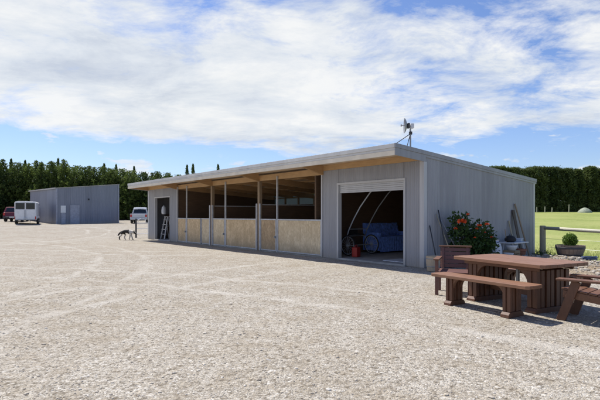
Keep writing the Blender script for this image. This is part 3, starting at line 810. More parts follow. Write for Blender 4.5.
def conifer(x, y, var, s, label, group, rz=None, sxy=1.0):
    e = empty('conifer_tree', (x, y, ground(x, y)-.05), random.uniform(0, 6.28) if rz is None else rz, label, 'tree', group)
    e.scale = (s*sxy, s*sxy, s); put(CV[var], ('crown', 'trunk'), e); return e
rnd = random.Random(21)
GT = 'conifers of the shelterbelt behind the yard'
i = 0; x = -80.0
while x < 18:
    Y = 72 + rnd.uniform(-1, 1) + .02*x
    px = 300 + 467*x/Y
    var = rnd.choice([0,1,2,4,0,2,3]); s = rnd.uniform(.93, 1.01)
    s *= lerp_pts([(0,.98),(55,1.0),(80,.96),(110,.90),(150,.86),(180,.80),(200,.70),(240,.66)], px)
    if px < 60: s *= 1.0
    if px < 8: lab = 'bushy dark conifer at the left end of the shelterbelt beyond the horse trailer'
    elif px < 40: lab = 'bushy conifer of the shelterbelt rising behind the horse trailer'
    elif px < 120: lab = 'bushy conifer of the shelterbelt rising behind the grey shed'
    elif px < 150: lab = 'bushy conifer of the shelterbelt behind the white pickup'
    else: lab = 'bushy conifer of the shelterbelt rising behind the open barn'
    conifer(x, Y, var, s, lab, GT)
    x += rnd.uniform(1.3, 1.65) if px < 235 else 2.3
x = -80.0
while x < -8:
    Y = 75.5 + rnd.uniform(-.6, .6); px = 300 + 467*x/Y
    s = rnd.uniform(.95, 1.03)*lerp_pts([(0,.97),(55,.98),(110,.89),(150,.85),(180,.79),(200,.69),(240,.66)], px)
    where = 'beyond the horse trailer' if px < 45 else 'beyond the grey shed' if px < 120 else 'beyond the open barn'
    conifer(x, Y, rnd.choice([1,3,0,4]), s, 'conifer in the rear row of the shelterbelt ' + where, GT)
    x += rnd.uniform(1.6, 2.1)
GS = 'slim conifer tips above the shelterbelt'
for px, top, lab in ((11,158.5,'slim pointed conifer spire above the shelterbelt, leftmost of the tall tips'), (25,160,'slim pointed conifer spire straight above the horse trailer'), (58,158,'tallest pointed conifer spire above the left corner of the grey shed'),
                     (104,163,'pointed conifer spire above the roof peak of the grey shed'), (116,164,'pointed conifer spire just right of the grey shed roof peak'), (134,166,'pointed conifer spire above the white pickup'),
                     (187,164.5,'thin conifer spire above the open barn roof, left of a close pair'), (193,163.5,'thin conifer spire above the open barn roof, right of a close pair'), (218,164,'lone thin conifer spire farthest right above the barn roof')):
    Y = 79.0; x = (px-300)/467*Y; top_z = H + (215-top)*Y/467
    s = (top_z - ground(x, Y))/10.2
    conifer(x, Y, 5, s, lab, GS, sxy=.95)
# clipped hedge on the right
def hedge_meshes(seed, w, d, h, topw):
    rnd = random.Random(seed); b = MB()
    ph = [rnd.uniform(0, 9) for _ in range(4)]
    for _ in range(8500):
        z = h*rnd.random()**.9; f = z/h
        a = rnd.uniform(0, 2*pi); ww = w/2*(1 if f < .7 else 1 - (1-topw)*(f-.7)/.3); dd = d/2*(1 if f < .85 else 1-.4*(f-.85)/.15)
        # superellipse section
        c, s = cos(a), sin(a); k = (abs(c)**5 + abs(s)**5)**(-1/5.)
        q = 1 - abs(rnd.gauss(0, .2))
        lumps = 1.0 + .09*sin(a*5+ph[0]+z*1.3) + .09*sin(z*3.1+ph[1]+a*2) + .08*sin(a*11+ph[2])
        p = Vector((c*k*ww*q*lumps, s*k*dd*q*lumps, z))
        out = Vector((c, s, .5))
        leaf(b, p, out*.6 + rv(rnd), rv(rnd), rnd.uniform(.26,.46), rnd.uniform(.14,.25))
    for _ in range(1300):
        p = Vector((rnd.uniform(-1,1)*w/2*topw, rnd.uniform(-1,1)*d/2*.8, h + rnd.gauss(-.08, .13)))
        leaf(b, p, rv(rnd)*.7 + Vector((0,0,.8)), rv(rnd), rnd.uniform(.2,.4), rnd.uniform(.07,.14))
    for _ in range(16):
        tx_, ty_, th = rnd.uniform(-.45,.45)*w*topw, rnd.uniform(-.3,.3)*d, rnd.uniform(.15,.6)
        for k in range(22):
            q = rnd.random(); leaf(b, Vector((tx_ + rnd.gauss(0,.12)*(1-q), ty_ + rnd.gauss(0,.12)*(1-q), h - .15 + th*q)), rv(rnd)*.6 + Vector((0,0,.9)), rv(rnd), .26*(1-.4*q), .10)
    cr = b.mesh('hedge_crown', MT['hedge'])
    t = MB(); t.tube([(0,0,-.3),(.03,0,h*.5),(0,.02,h*.93)], [.17,.12,.03], 8)
    return cr, t.mesh('hedge_trunk', MT['bark'])
HV = [hedge_meshes(40+i, 2.5, 3.2, hh, tw) for i, (hh, tw) in enumerate([(6.7,.94), (6.95,.88), (6.8,.95), (7.0,.86)])]
HN = hedge_meshes(50, 1.7, 2.6, 6.8, .55)
GH = 'clipped trees of the tall hedge across the paddock'
x = 18.6; rnd = random.Random(31); prev_gap = False
while x < 62:
    Y = 75 + rnd.uniform(-.3, .3); px = 300 + 467*x/Y
    gap = 44.6 < x < 46.3
    where = 'seen just over the barn roof' if px < 538 else 'to the left of the gap' if px < 586 else 'to the right of the gap'
    e = empty('hedge_tree', (x, Y, ground(x, Y)), rnd.choice([0, pi])+rnd.uniform(-.08,.08), 'tall clipped evergreen of the hedge across the paddock, ' + where, 'hedge tree', GH)
    put(HN if abs(px-582) < 8 or abs(px-594) < 6 else HV[rnd.randrange(4)], ('crown', 'trunk'), e); e.scale = (1, 1, rnd.uniform(.965, 1.03))
    x += 2.15
# weeds, posts and a covered heap at the hedge foot
for k, (px, top) in enumerate(((537,207), (545,206.5), (552,207.5), (569,204.5))):
    Y = 70; x = (px-300)/467*Y; z = ground(x, Y)
    e = empty('fence_post', (x, Y, z), .2*k, ['short pale post at the hedge foot next to the barn edge', 'thin pale post at the hedge foot, second from the barn edge', 'leaning pale post in front of the hedge, left of the taller post', 'tallest whitish post in front of the dark hedge'][k], 'post', 'pale posts at the foot of the hedge')
    hgt = H + (215-top)*Y/467 - z
    MB().tube([(0,0,-.2),(.03*k,0,hgt)], .055, 8).build('timber', MT['old_rail'], e); MB().tube([(-.02,-.06,hgt*.7),(.02,-.06,hgt*.7)], .03, 6).build('insulator', MT['white'], e)
Y = 69; x = (585-300)/467*Y
b = MB(); b.lathe([(1.0,-.1),(1.0,.1),(.85,.4),(.5,.72),(.2,.86),(.01,.9)], (0,0,0), (0,0,1), 20)
HP = b.build('covered_heap', MT['haycover'], None, (x, Y, ground(x, Y)), 0, sm='all'); tag(HP, 'low pale domed heap on the grass at the foot of the hedge', 'heap')

# ------------------------------------------------------------------ shrub with red flowers
def shrub(name, loc, lobes, nleaf, L, W, mat, label, cat, seed, stems=True, flowers=(), pname='foliage'):
    rnd = random.Random(seed); e = empty(name, loc, 0, label, cat)
    b = MB()
    tot = sum(r[3]*r[4]*r[5] for r in lobes)
    for (cx, cy, cz, rx, ry, rz_) in lobes:
        for _ in range(int(nleaf*rx*ry*rz_/tot)):
            d = rv(rnd); q = rnd.random()**.42*(1 + .22*mn.noise(d*2.3 + Vector((cx, cy, seed))))
            p = Vector((cx + d.x*rx*q, cy + d.y*ry*q, cz + d.z*rz_*q))
            if p.z < .03: continue
            leaf(b, p, d*.7 + rv(rnd) + Vector((0,0,-.1)), rv(rnd), L*rnd.uniform(.6,1.3), W*rnd.uniform(.7,1.3))
    b.build(pname, mat, e, fix=False)
    if stems:
        s = MB()
        for (cx, cy, cz, rx, ry, rz_) in lobes:
            for k in range(3): s.tube([(cx*.25+.05*k-.05, cy*.25, 0), (cx*.7, cy*.7+.04*k, cz*.6), (cx+rnd.uniform(-.5,.5)*rx, cy+rnd.uniform(-.5,.5)*ry, cz+rz_*.6)], [.018,.013,.004], 5)
        s.build('stems', MT['bark'], e)
    for (fx, fy, fz, r) in flowers:
        f = MB()
        for _ in range(26):
            d = rv(rnd); d.z = abs(d.z)*.7; leaf(f, Vector((fx, fy, fz)) + d*r*.35, d + Vector((0,-.2,.2)), rv(rnd), r*1.0, r*.7)
        f.build('flower', MT['flower'], e, fix=False)
    return e
shrub('flowering_shrub', (4.95, 13.5, 0), [(-.36,0,1.28,.26,.24,.33), (-.25,.05,.75,.36,.35,.5), (.22,0,.82,.45,.4,.52), (.38,.0,.55,.38,.35,.5), (0,0,.4,.5,.4,.4), (-.52,0,1.5,.10,.1,.12), (-.12,0,1.42,.13,.12,.17)], 3000, .13, .06, MT['shrub'],
      'dark green bushy shrub with red flowers against the barn side wall', 'shrub', 3, True, [(-.52,-.2,1.1,.05), (.30,-.38,1.22,.06), (-.2,-.3,1.5,.05), (.45,-.35,.86,.04), (-.38,-.30,1.28,.11), (-.30,-.27,1.31,.07), (.10,-.36,1.18,.07), (.03,-.36,1.10,.045), (.24,-.4,1.0,.03), (-.05,-.42,.86,.03)])

# ------------------------------------------------------------------ sack, trestle, basin, planks
SK = empty('feed_sack', (6.02, 14.38, 0), .3, 'crumpled white sack standing between the shrub and the trestle table', 'sack')
b = MB(); vs = []; nn = 20
for j, (r, z) in enumerate([(.17,0),(.21,.1),(.20,.3),(.18,.5),(.15,.62),(.08,.67),(.12,.74)]):
    for i in range(nn):
        a = 2*pi*i/nn; k = 1 + .10*sin(3*a+j*.8) + .06*sin(7*a-j); vs.append((r*k*cos(a), r*k*.8*sin(a), z))
b.add(vs, [(j*nn+i, j*nn+(i+1)%nn, (j+1)*nn+(i+1)%nn, (j+1)*nn+i) for j in range(6) for i in range(nn)] + [tuple(range(nn))])
b.build('sack_body', MT['offwhite'], SK, sm='all'); MB().ring((0,0,.67), (0,0,1), .085, .012, 16, 6).build('tie', MT['blue'], SK)
q = P(-.5, 4.19)
TR = empty('trestle_table', q, BROT, 'low white topped trestle table against the barn side wall', 'table')
MB().box(-.27,.27,-.48,.48,.575,.61).build('tabletop', MT['white'], TR, bevel=.006)
for s in (-1, 1):
    for r in (-1, 1): MB().beam((r*.22,s*.40,0),(r*.14,s*.36,.575),.035,.035).build('leg', MT['offwhite'], TR)
    MB().box(-.17,.17,s*.385-.012,s*.385+.012,.28,.31).build('stretcher', MT['offwhite'], TR)
def on(t, w, z): return P(t, w, z)
BG = empty('dark_bag', on(-.48, 4.0, .611), BROT, 'rounded black bag lying on the white trestle table', 'bag')
b = MB(); b.lathe([(.10,0),(.17,.03),(.18,.10),(.13,.18),(.05,.215),(.005,.22)], (0,0,0), (0,0,1), 18); b.build('bag_body', MT['black'], BG, sm='all')
MB().tube([(0,-.08,.17),(0,-.03,.27),(0,.05,.27),(0,.08,.17)], .009, 6).build('handle', MT['dark'], BG)
ST = empty('stake', on(-.42, 3.86, .611), 0, 'thin upright tan stick standing on the trestle table beside the black bag', 'stick')
MB().tube([(0,0,0),(-.03,.03,.42)], .012, 6).build('shaft', MT['tan'], ST)
BS = empty('wash_basin', on(-.6, 3.85, .36), 0, 'pale round basin on a crate under the trestle table', 'basin')
b = MB(); b.lathe([(.12,0),(.17,.10),(.18,.16),(.17,.16),(.155,.1),(.1,.02),(.001,.02)], (0,0,0), (0,0,1), 20); b.build('bowl', MT['white'], BS, sm='all')
b = MB(); b.ring((0,0,.16), (0,0,1), .178, .008, 20, 6); b.build('rim', MT['offwhite'], BS)
KR = empty('wooden_crate', on(-.6, 3.85, 0), BROT, 'slatted wooden crate holding up the pale basin under the trestle table', 'crate')
b = MB()
for i in range(3):
    z = .03+.115*i
    b.box(-.2,.2,-.17,-.155,z,z+.09); b.box(-.2,.2,.155,.17,z,z+.09); b.box(-.2,-.185,-.153,.153,z,z+.09); b.box(.185,.2,-.153,.153,z,z+.09)
b.build('slats', MT['tan'], KR); b = MB(); b.box(-.184,.184,-.154,.154,.335,.358)
for sx in (-1,1):
    for sy in (-1,1): b.box(sx*.17-.014,sx*.17+.014,sy*.14-.014,sy*.14+.014,0,.334)
b.build('crate_frame', MT['old_wood'], KR)
BK = empty('clay_pot', on(-.62, 4.42, 0), 0, 'reddish clay pot under the right end of the trestle table', 'pot')
b = MB(); b.lathe([(.12,0),(.16,.3),(.18,.31),(.18,.38),(.155,.38),(.14,.28),(.001,.27)], (0,0,0), (0,0,1), 20); b.build('pot_body', flat('terracotta', (.36,.15,.09), .8), BK, sm=True)
MB().lathe([(.14,.268),(.001,.30)], (0,0,0), (0,0,1), 16, caps=False).build('soil', MT['soil'], BK)
BU = empty('bucket', on(-.75, 3.35, 0), 0, 'white plastic bucket with a wire handle on the ground left of the trestle table', 'bucket')
b = MB(); b.lathe([(.11,0),(.14,.27),(.15,.27),(.15,.30),(.135,.30),(.105,.02),(.001,.02)], (0,0,0), (0,0,1), 20); b.build('pail', MT['white'], BU, sm=True)
MB().tube([(-.15,0,.28),(-.13,-.10,.22),(0,-.16,.19),(.13,-.10,.22),(.15,0,.28)], .005, 5).build('handle', MT['grey'], BU)
BO = empty('storage_tub', on(-.5, 4.47, .611), BROT+.2, 'pale blue plastic tub on the right end of the trestle table', 'tub')
MB().hexa([(-.12,-.10,0),(.12,-.10,0),(.12,.10,0),(-.12,.10,0),(-.14,-.12,.10),(.14,-.12,.10),(.14,.12,.10),(-.14,.12,.10)]).build('tub_body', flat('pale_blue_plastic', (.42,.50,.60), .5), BO, bevel=.01)
MB().box(-.15,.15,-.13,.13,.101,.115).build('lid', MT['offwhite'], BO, bevel=.005)
for k, (w, w2, L, dist, wd, mk, lab) in enumerate(((4.72,4.75,1.35,.35,.06,'old_wood','narrow grey plank leaning on the barn wall, shortest of the leaning boards'), (5.02,5.05,1.72,.40,.16,'bark','wide dark board leaning on the barn wall beside the trestle table'),
                                             (5.45,5.18,1.95,.45,.07,'post','tall brown pole leaning on the barn wall near its rear corner'))):
    base = P(-dist, w); top = P(-.05, w2, sqrt(L*L-dist*dist))
    e = empty('plank', base, 0, lab, 'plank', 'boards leaning at the rear of the barn side wall')
    tv = top-base; sd = Vector((M_[0], M_[1], 0)); nrm = tv.normalized().cross(sd)
    bb = MB(); bb.beam((0,0,0.005), tv, wd, .03, nrm); bb.build('board', MT[mk], e, bevel=.004)

# ------------------------------------------------------------------ paddock fence
fp = Vector((8.79, 16.9))
FE = empty('rail_fence', (fp.x, fp.y, 0), 0, 'weathered post and single rail fence along the edge of the paddock', 'fence')
for k, s in enumerate((0, 4.3, 8.6)):
    p = FD*s; MB().tube([(p.x,p.y,-.3),(p.x,p.y,1.10),(p.x,p.y,1.115)], [.105,.10,.085], 12).build('post', MT['old_wood'], FE, sm=True)
for k in range(2):
    a = FD*(4.3*k+.08); c = FD*(4.3*k+4.25); z0, z1 = 1.03-.22*k*.4, 1.03-.22*(k+1)*.4
    MB().tube([(a.x,a.y,z0),((a.x+c.x)/2,(a.y+c.y)/2,(z0+z1)/2-.015),(c.x,c.y,z1)], .062, 10).build('rail', MT['old_rail'], FE, sm='all')
b = MB()
for z in (.35, .65): b.tube([(0,0,z),(FD.x*8.6,FD.y*8.6,z)], .004, 4)
b.build('wire', MT['grey'], FE)
# half barrel planter and its plant
bp = (8.8, 15.2); bz = .10
BA = empty('barrel_planter', (bp[0], bp[1], bz), .4, 'half barrel planter of grey staves on the rubble mound', 'planter')
b = MB(); prof = [(.30,0),(.37,.14),(.425,.30),(.435,.42)]
nst = 22
for i in range(nst):
    a0 = 2*pi*(i+.03)/nst; a1 = 2*pi*(i+.97)/nst
    vs = []
    for (r, z) in prof:
        for (rr, a) in ((r, a0), (r, a1), (r-.03, a1), (r-.03, a0)): vs.append((rr*cos(a), rr*sin(a), z))
    fs = [(3,2,1,0), (12,13,14,15)] + [(j*4+k, j*4+(k+1)%4, (j+1)*4+(k+1)%4, (j+1)*4+k) for j in range(3) for k in range(4)]
    b.add(vs, fs)
b.lathe([(.28,.01),(.27,.02)], n=20)
b.build('staves', MT['barrel'], BA)
b = MB(); b.lathe([(.352,.08),(.375,.13),(.369,.135),(.346,.085)], n=28, caps=False); b.lathe([(.428,.30),(.439,.36),(.433,.365),(.422,.305)], n=28, caps=False); b.build('hoops', MT['dark'], BA, sm='all')
MB().lathe([(.405,.37),(.2,.40),(.001,.41)], n=20, caps=False).build('soil', MT['soil'], BA)
shrub('ball_bush', (bp[0]-.0, bp[1], bz+.36), [(0,0,.22,.20,.20,.21)], 2600, .05, .03, MT['ball'], 'small bright green ball shaped bush growing in the half barrel', 'bush', 8)
# blue hose coil beside the barrel
b = MB(); b2 = []
for k in range(70):
    a = k*.36; r = .20 + .02*sin(k*.9); b2.append((r*cos(a)*1.2, r*.7*sin(a), .03 + .0016*k))
b.tube(b2, .016, 6)
HO = b.build('hose_coil', flat('hose_blue', (.06,.10,.20), .5), None, (9.05, 14.62, ground(9.05,14.62) + max(0, mound_h(9.05,14.62)) + .01), 0, sm='all'); tag(HO, 'coiled dark blue hose lying beside the half barrel', 'hose')
# weeds at the post foot
shrub('weed_clump', (8.62, 16.6, 0), [(0,0,.08,.28,.2,.13)], 260, .12, .018, MT['weed'], 'low green weeds at the foot of the fence post', 'weed', 12, False)

# ================================================================== SHED
sc = Vector((-26.6, 51.0)); se = Vector((4.83, 5.0)); SL = se.length; SANG = atan2(se.y, se.x)
SZ = ground(sc.x, sc.y)
SH = empty('steel_shed', (sc.x, sc.y, SZ-.02), SANG, 'plain blue grey steel shed with a sloping roof in front of the trees', 'shed')
SD = 9.1; z0h, z1h = 3.92, 4.66
def zsh(u): return z0h + (z1h-z0h)*u/SL
def shp(b, L, pos, zt): b.corr(L, pos, zt, lambda u: -.3, .2, .014, 6)
b = MB(); shp(b, SL, lambda u, o: (u, -o), zsh); b.box(.05,SL-.05,.03,.1,-.3,z0h-.1); b.build('front_wall', MT['shed'], SH, sm=True)
b = MB(); shp(b, SD, lambda u, o: (-o, u), lambda u: z0h); b.box(.03,.1,.12,SD-.1,-.3,z0h-.1); b.build('side_wall', MT['shed'], SH, sm=True)
b = MB(); shp(b, SD, lambda u, o: (SL+o, u), lambda u: z1h); b.build('side_wall', MT['shed'], SH, sm=True)
b = MB(); shp(b, SL, lambda u, o: (u, SD+o), zsh); b.build('back_wall', MT['shed'], SH, sm=True)
b = MB(); b.hexa([(-.1,-.06,z0h),(SL+.1,-.06,z1h+.01),(SL+.1,SD+.06,z1h+.01),(-.1,SD+.06,z0h),(-.1,-.06,z0h+.06),(SL+.1,-.06,z1h+.07),(SL+.1,SD+.06,z1h+.07),(-.1,SD+.06,z0h+.06)])
rf = b.build('roof', MT['shed_trim'], SH)
b = MB(); b.box(-.16,-.102,-.06,SD+.06,z0h-.05,z0h+.09); b.build('gutter', MT['shed_trim'], rf)
b = MB(); b.box(-.05,.08,-.05,-.02,-.3,z0h-.01); b.box(-.05,-.02,-.018,.08,-.3,z0h-.01); b.build('corner_flashing', MT['shed_door'], SH)
b = MB(); b.box(SL-.08,SL+.05,-.05,-.02,-.3,z1h-.03); b.build('corner_flashing', MT['shed_door'], SH)
u0 = 1.42; dr = MB().box(u0,u0+.98,-.05,-.016,.03,2.12).build('door', MT['shed_door'], SH, bevel=.008)
b = MB(); b.box(u0-.06,u0-.002,-.06,-.015,.0,2.18); b.box(u0+.982,u0+1.04,-.06,-.015,0,2.18); b.box(u0-.001,u0+.981,-.06,-.015,2.122,2.18); b.build('door_frame', MT['shed'], dr)
b = MB(); b.box(u0+.84,u0+.92,-.10,-.051,1.0,1.05); b.build('handle', MT['grey'], dr)
wn = MB().box(.42,.94,-.05,-.016,1.25,2.05).build('window_board', MT['white'], SH, bevel=.008)
MB().box(.46,.92,-.035,-.016,.05,1.22).build('lower_panel', MT['shed_door'], SH)
b = MB(); b.box(3.35,3.5,-.06,-.016,2.72,2.9); b.tube([(3.42,-.06,2.8),(3.42,-.16,2.72)], .05, 8); b.build('wall_lamp', MT['dark'], SH)

# ================================================================== VEHICLES
def wheel(parent, x, y, r, w):
    b = MB(); b.lathe([(r*.62,-w/2),(r*.93,-w/2),(r,-w*.32),(r,w*.32),(r*.93,w/2),(r*.62,w/2)], (x,y,r), (1,0,0), 24); wl = b.build('wheel', MT['black'], parent, sm=True)
    b = MB(); b.lathe([(.02,-w/2-.008),(r*.2,-w/2-.008),(r*.58,-w/2+.02),(r*.6,-w/2-.004),(r*.6,w/2+.004),(r*.58,w/2-.02),(.02,w/2+.008)], (x,y,r), (1,0,0), 20); b.build('rim', MT['silver'], wl, sm=True)
def shell(b, prof, hw_fn, ys=None):
    # prof: closed list of (y, z) side profile; extruded across x with half width hw_fn(z), rounded edge
    b.prism(prof, lambda y, z: (-hw_fn(z), y, z), lambda y, z: (hw_fn(z), y, z))
# horse trailer, rear towards the camera (local -y)
tx, ty = -29.3*1.0, 50.0
tx = (27.0-300)/467*50.0
TZ = ground(tx, ty)
HT = empty('horse_trailer', (tx, ty, TZ), radians(24), 'tall white horse trailer parked with its rear doors towards the yard', 'trailer')
b = MB(); b.prism([(-1.03,.45),(1.03,.45),(1.05,1.2),(1.05,2.38),(.96,2.50),(.7,2.56),(-.7,2.56),(-.96,2.50),(-1.05,2.38),(-1.05,1.2)], lambda x, z: (x,-1.7,z), lambda x, z: (x,1.9,z))
HT.scale = (.93,.93,.93)
body = b.build('body', MT['white'], HT, bevel=.03)
for s in (-1, 1):
    b = MB(); b.box(s*.50-.455,s*.50+.455,-1.745,-1.703,.50,1.62); d_ = b.build('rear_door', MT['white'], HT, bevel=.01)
    MB().box(s*.50-.435,s*.50+.435,-1.728,-1.702,1.66,2.34).build('window', MT['glass_dark'], HT)
    MB().box(s*1.0-.05,s*1.0+.05,-1.75,-1.703,.52,.85).build('tail_lamp', MT['lampred'], HT, bevel=.01)
    MB().beam((s*.07,-1.765,.6),(s*.07,-1.765,1.55),.025,.025,(1,0,0)).build('lock_bar', MT['grey'], d_)
    b = MB(); b.tube([(s*1.12,-.62,.62),(s*1.12,-.45,.86),(s*1.12,.75,.86),(s*1.12,.92,.62)], .05, 6); b.build('mudguard', MT['white'], HT)
    wheel(HT, s*1.08, -.18, .33, .2); wheel(HT, s*1.08, .52, .33, .2)
MB().box(-.22,.22,-1.775,-1.748,.60,.72).build('number_plate', MT['offwhite'], HT)
MB().box(-.25,.25,-1.75,-1.702,2.40,2.50).build('marker_lamp', MT['offwhite'], HT, bevel=.01)
MB().box(-1.0,1.0,-1.83,-1.70,.38,.46).build('step', MT['dark'], HT)
b = MB(); b.beam((-.5,1.9,.45),(0,3.1,.45),.08,.08); b.beam((.5,1.9,.45),(0,3.1,.45),.08,.08); b.tube([(0,2.7,0),(0,2.7,.6)], .03, 8); b.build('drawbar', MT['grey'], HT)

def car(name, x, y, rz, paint, label, cat, pickup=False):
    e = empty(name, (x, y, ground(x, y)), rz, label, cat)
    def hw(z): return .92 if z < 1.0 else .92 - .20*(z-1.0)/.85
    if pickup:
        lower = [(-2.55,.55),(-2.5,.42),(2.4,.40),(2.55,.6),(2.5,.98),(1.25,1.10),(-.75,1.10),(-2.55,1.08)]
        cab = [(1.25,1.10),(.45,1.78),(-.35,1.82),(-.72,1.74),(-.85,1.10)]
    else:
        lower = [(-2.2,.55),(-2.12,.40),(2.1,.38),(2.25,.55),(2.2,.92),(1.2,1.05),(-2.1,1.05)]
        cab = [(1.2,1.05),(.4,1.62),(-.4,1.70),(-1.6,1.66),(-2.05,1.05)]
    b = MB(); b.prism(lower, lambda yy, z: (-.92, yy, z), lambda yy, z: (.92, yy, z)); b.build('body', paint, e, bevel=.06)
    b = MB(); b.prism(cab, lambda yy, z: (-hw(z)+.02, yy, z), lambda yy, z: (hw(z)-.02, yy, z)); cb = b.build('cabin', paint, e, bevel=.04)
    yb0, zb0 = cab[-1]; yb1, zb1 = cab[-2]
    def lp(a, c, k): return a + (c-a)*k
    b = MB(); k0, k1 = .12, .88
    ya, za = lp(yb0,yb1,k0)-.012, lp(zb0,zb1,k0); yc, zc = lp(yb0,yb1,k1)-.012, lp(zb0,zb1,k1)
    b.hexa([(-.72,ya,za),(.72,ya,za),(.72,ya+.02,za),(-.72,ya+.02,za),(-.60,yc,zc),(.60,yc,zc),(.60,yc+.02,zc),(-.60,yc+.02,zc)]); b.build('rear_window', MT['glass_dark'], cb)
    ya, za = cab[0]; yc, zc = cab[1]
    b = MB(); p0 = (lp(ya,yc,.12)+.012, lp(za,zc,.12)); p1 = (lp(ya,yc,.9)+.012, lp(za,zc,.9))
    b.hexa([(-.74,p0[0],p0[1]),(.74,p0[0],p0[1]),(.74,p0[0]-.02,p0[1]),(-.74,p0[0]-.02,p0[1]),(-.62,p1[0],p1[1]),(.62,p1[0],p1[1]),(.62,p1[0]-.02,p1[1]),(-.62,p1[0]-.02,p1[1])]); b.build('windscreen', MT['glass_dark'], cb)
    for s in (-1, 1):
        zs0, zs1 = cab[0][1]+.06, cab[1][1]-.07
        b = MB(); y0a, y0b = cab[0][0]-.22, cab[-1][0]+.12; y1a, y1b = cab[1][0]-.03, cab[-2][0]+.12
        x0, x1 = s*(hw(zs0)-.012), s*(hw(zs1)-.012)
        b.hexa([(x0,y0b,zs0),(x0,y0a,zs0),(x0-s*.02,y0a,zs0),(x0-s*.02,y0b,zs0),(x1,y1b,zs1),(x1,y1a,zs1),(x1-s*.02,y1a,zs1),(x1-s*.02,y1b,zs1)]); b.build('side_window', MT['glass_dark'], cb)
        yr = lower[0][0]
        MB().box(s*.80-.10,s*.80+.10,yr-.012,yr+.05,.72,1.0).build('tail_lamp', MT['lampred'], e, bevel=.01)
        MB().box(s*.68-.17,s*.68+.17,2.46 if pickup else 2.16,2.56 if pickup else 2.26,.68,.85).build('headlamp', MT['offwhite'], e, bevel=.01)
        MB().box(s*.99-.09,s*.99+.09,.95,1.05,1.12,1.28).build('wing_mirror', MT['dark'], e, bevel=.01)
        for yy in ((-1.55, 1.6) if pickup else (-1.35, 1.4)): wheel(e, s*.82, yy, .37, .24)
    yr = lower[0][0]
    MB().box(-.88,.88,yr-.14,yr-.0,.42,.60).build('rear_bumper', MT['silver'] if pickup else MT['dark'], e, bevel=.03)
    MB().box(-.25,.25,yr-.155,yr-.142,.46,.57).build('number_plate', MT['offwhite'], e)
    if pickup:
        MB().box(-.66,.66,yr-.02,yr+.0,.66,1.04).build('tailgate', paint, e, bevel=.01)
        MB().box(-.80,.80,-2.45,-.9,1.075,1.115).build('tray_cover', MT['black'], e, bevel=.01)
        b = MB(); b.tube([(-.78,-.98,1.1),(-.68,-1.0,1.62),(.68,-1.0,1.62),(.78,-.98,1.1)], .03, 8); b.build('roll_bar', MT['white'], e)
        MB().box(-.5,.5,-.25,.5,1.84,1.87).build('roof_panel', MT['white'], cb)
    return e
cx = (16.5-300)/467*54.5
car('parked_car', cx, 54.5, radians(20), MT['maroon'], 'dark red car parked behind the left side of the horse trailer', 'car')
ux = (140.5-300)/467*55.0
car('pickup_truck', ux, 55.0, radians(14), MT['silver'], 'silver white pickup truck parked beyond the far end of the barn', 'pickup', True)

# ------------------------------------------------------------------ pipe yard panel by the barn's far end
a = Vector((-10.75, 30.6)); c = Vector((-9.2, 31.6)); z = ground(a.x, a.y)
YP = empty('yard_panel', (a.x, a.y, z), atan2(c.y-a.y, c.x-a.x), 'white pipe rail yard panel beside the far end of the barn', 'yard panel')
Lp = (c-a).length
for k, zz in enumerate((.25, .60, .95)): MB().tube([(.03,0,zz),(Lp,0,zz)], .028, 8).build('rail', MT['white'], YP)
MB().tube([(.12,0,1.0),(.16,0,1.18),(.38,0,1.30),(.60,0,1.18),(.64,0,.95)], .025, 8).build('hoop', MT['white'], YP, sm='all')
MB().tube([(0,0,-.1),(0,0,1.25)], .055, 8).build('post', MT['dark'], YP); MB().tube([(Lp,0,-.1),(Lp,0,1.15)], .035, 8).build('post', MT['white'], YP)

# ================================================================== DOG
def skin_mesh(verts, edges, radii, root, lv=2):
    me = bpy.data.meshes.new('dog_base'); me.from_pydata(verts, edges, [])
    o = bpy.data.objects.new('dog_base', me); COL.objects.link(o)
    md = o.modifiers.new('skin', 'SKIN'); md.use_smooth_shade = True
    sv = me.skin_vertices[0].data
    for k, r in enumerate(radii):
        r = r if hasattr(r, '__len__') else (r, r); sv[k].radius = r; sv[k].use_root = (k == root)
    s = o.modifiers.new('sub', 'SUBSURF'); s.levels = lv; s.render_levels = lv
    dg = bpy.context.evaluated_depsgraph_get(); out = bpy.data.meshes.new_from_object(o.evaluated_get(dg))
    bpy.data.objects.remove(o); return out
V = []; E = []; R_ = []
def jv(p, r, par=None):
    V.append(p); R_.append(r)
    if par is not None: E.append((par, len(V)-1))
    return len(V)-1
pel = jv((-.30,0,.56), (.085,.10)); lo = jv((-.08,0,.565), (.085,.095), pel); ch = jv((.15,0,.54), (.095,.135), lo); sh = jv((.28,0,.55), (.085,.125), ch)
nk = jv((.41,0,.535), (.062,.075), sh); hd = jv((.52,0,.48), (.068,.07), nk); mz = jv((.61,0,.42), (.038,.036), hd); ns_ = jv((.67,0,.385), (.027,.025), mz)
tl = jv((-.42,0,.53), .036, pel); t2 = jv((-.52,0,.44), .042, tl); t3 = jv((-.60,0,.33), .046, t2); t4 = jv((-.67,0,.27), .016, t3)
for s, ph in ((1, 1), (-1, -1)):
    h1 = jv((-.30+.05*ph, s*.085, .43), (.075,.058), pel); h2 = jv((-.24+.09*ph, s*.09, .33), .046, h1); h3 = jv((-.37+.12*ph, s*.10, .19), .036, h2); h4 = jv((-.33+.14*ph, s*.10, .05), .032, h3); jv((-.27+.14*ph, s*.10, .03), .032, h4)
    f1 = jv((.27-.05*ph, s*.085, .41), .058, sh); f2 = jv((.24-.09*ph, s*.09, .30), .038, f1); f3 = jv((.27-.14*ph, s*.095, .16), .036, f2); f4 = jv((.26-.17*ph, s*.095, .045), .032, f3); jv((.32-.17*ph, s*.095, .03), .032, f4)
for s in (1, -1):
    e1 = jv((.47, s*.05, .54), .03, hd); e2 = jv((.455, s*.08, .60), .024, e1); jv((.475, s*.10, .57), .012, e2)
R_ = [tuple(x*1.16 for x in r) if hasattr(r, '__len__') else r*1.22 for r in R_]
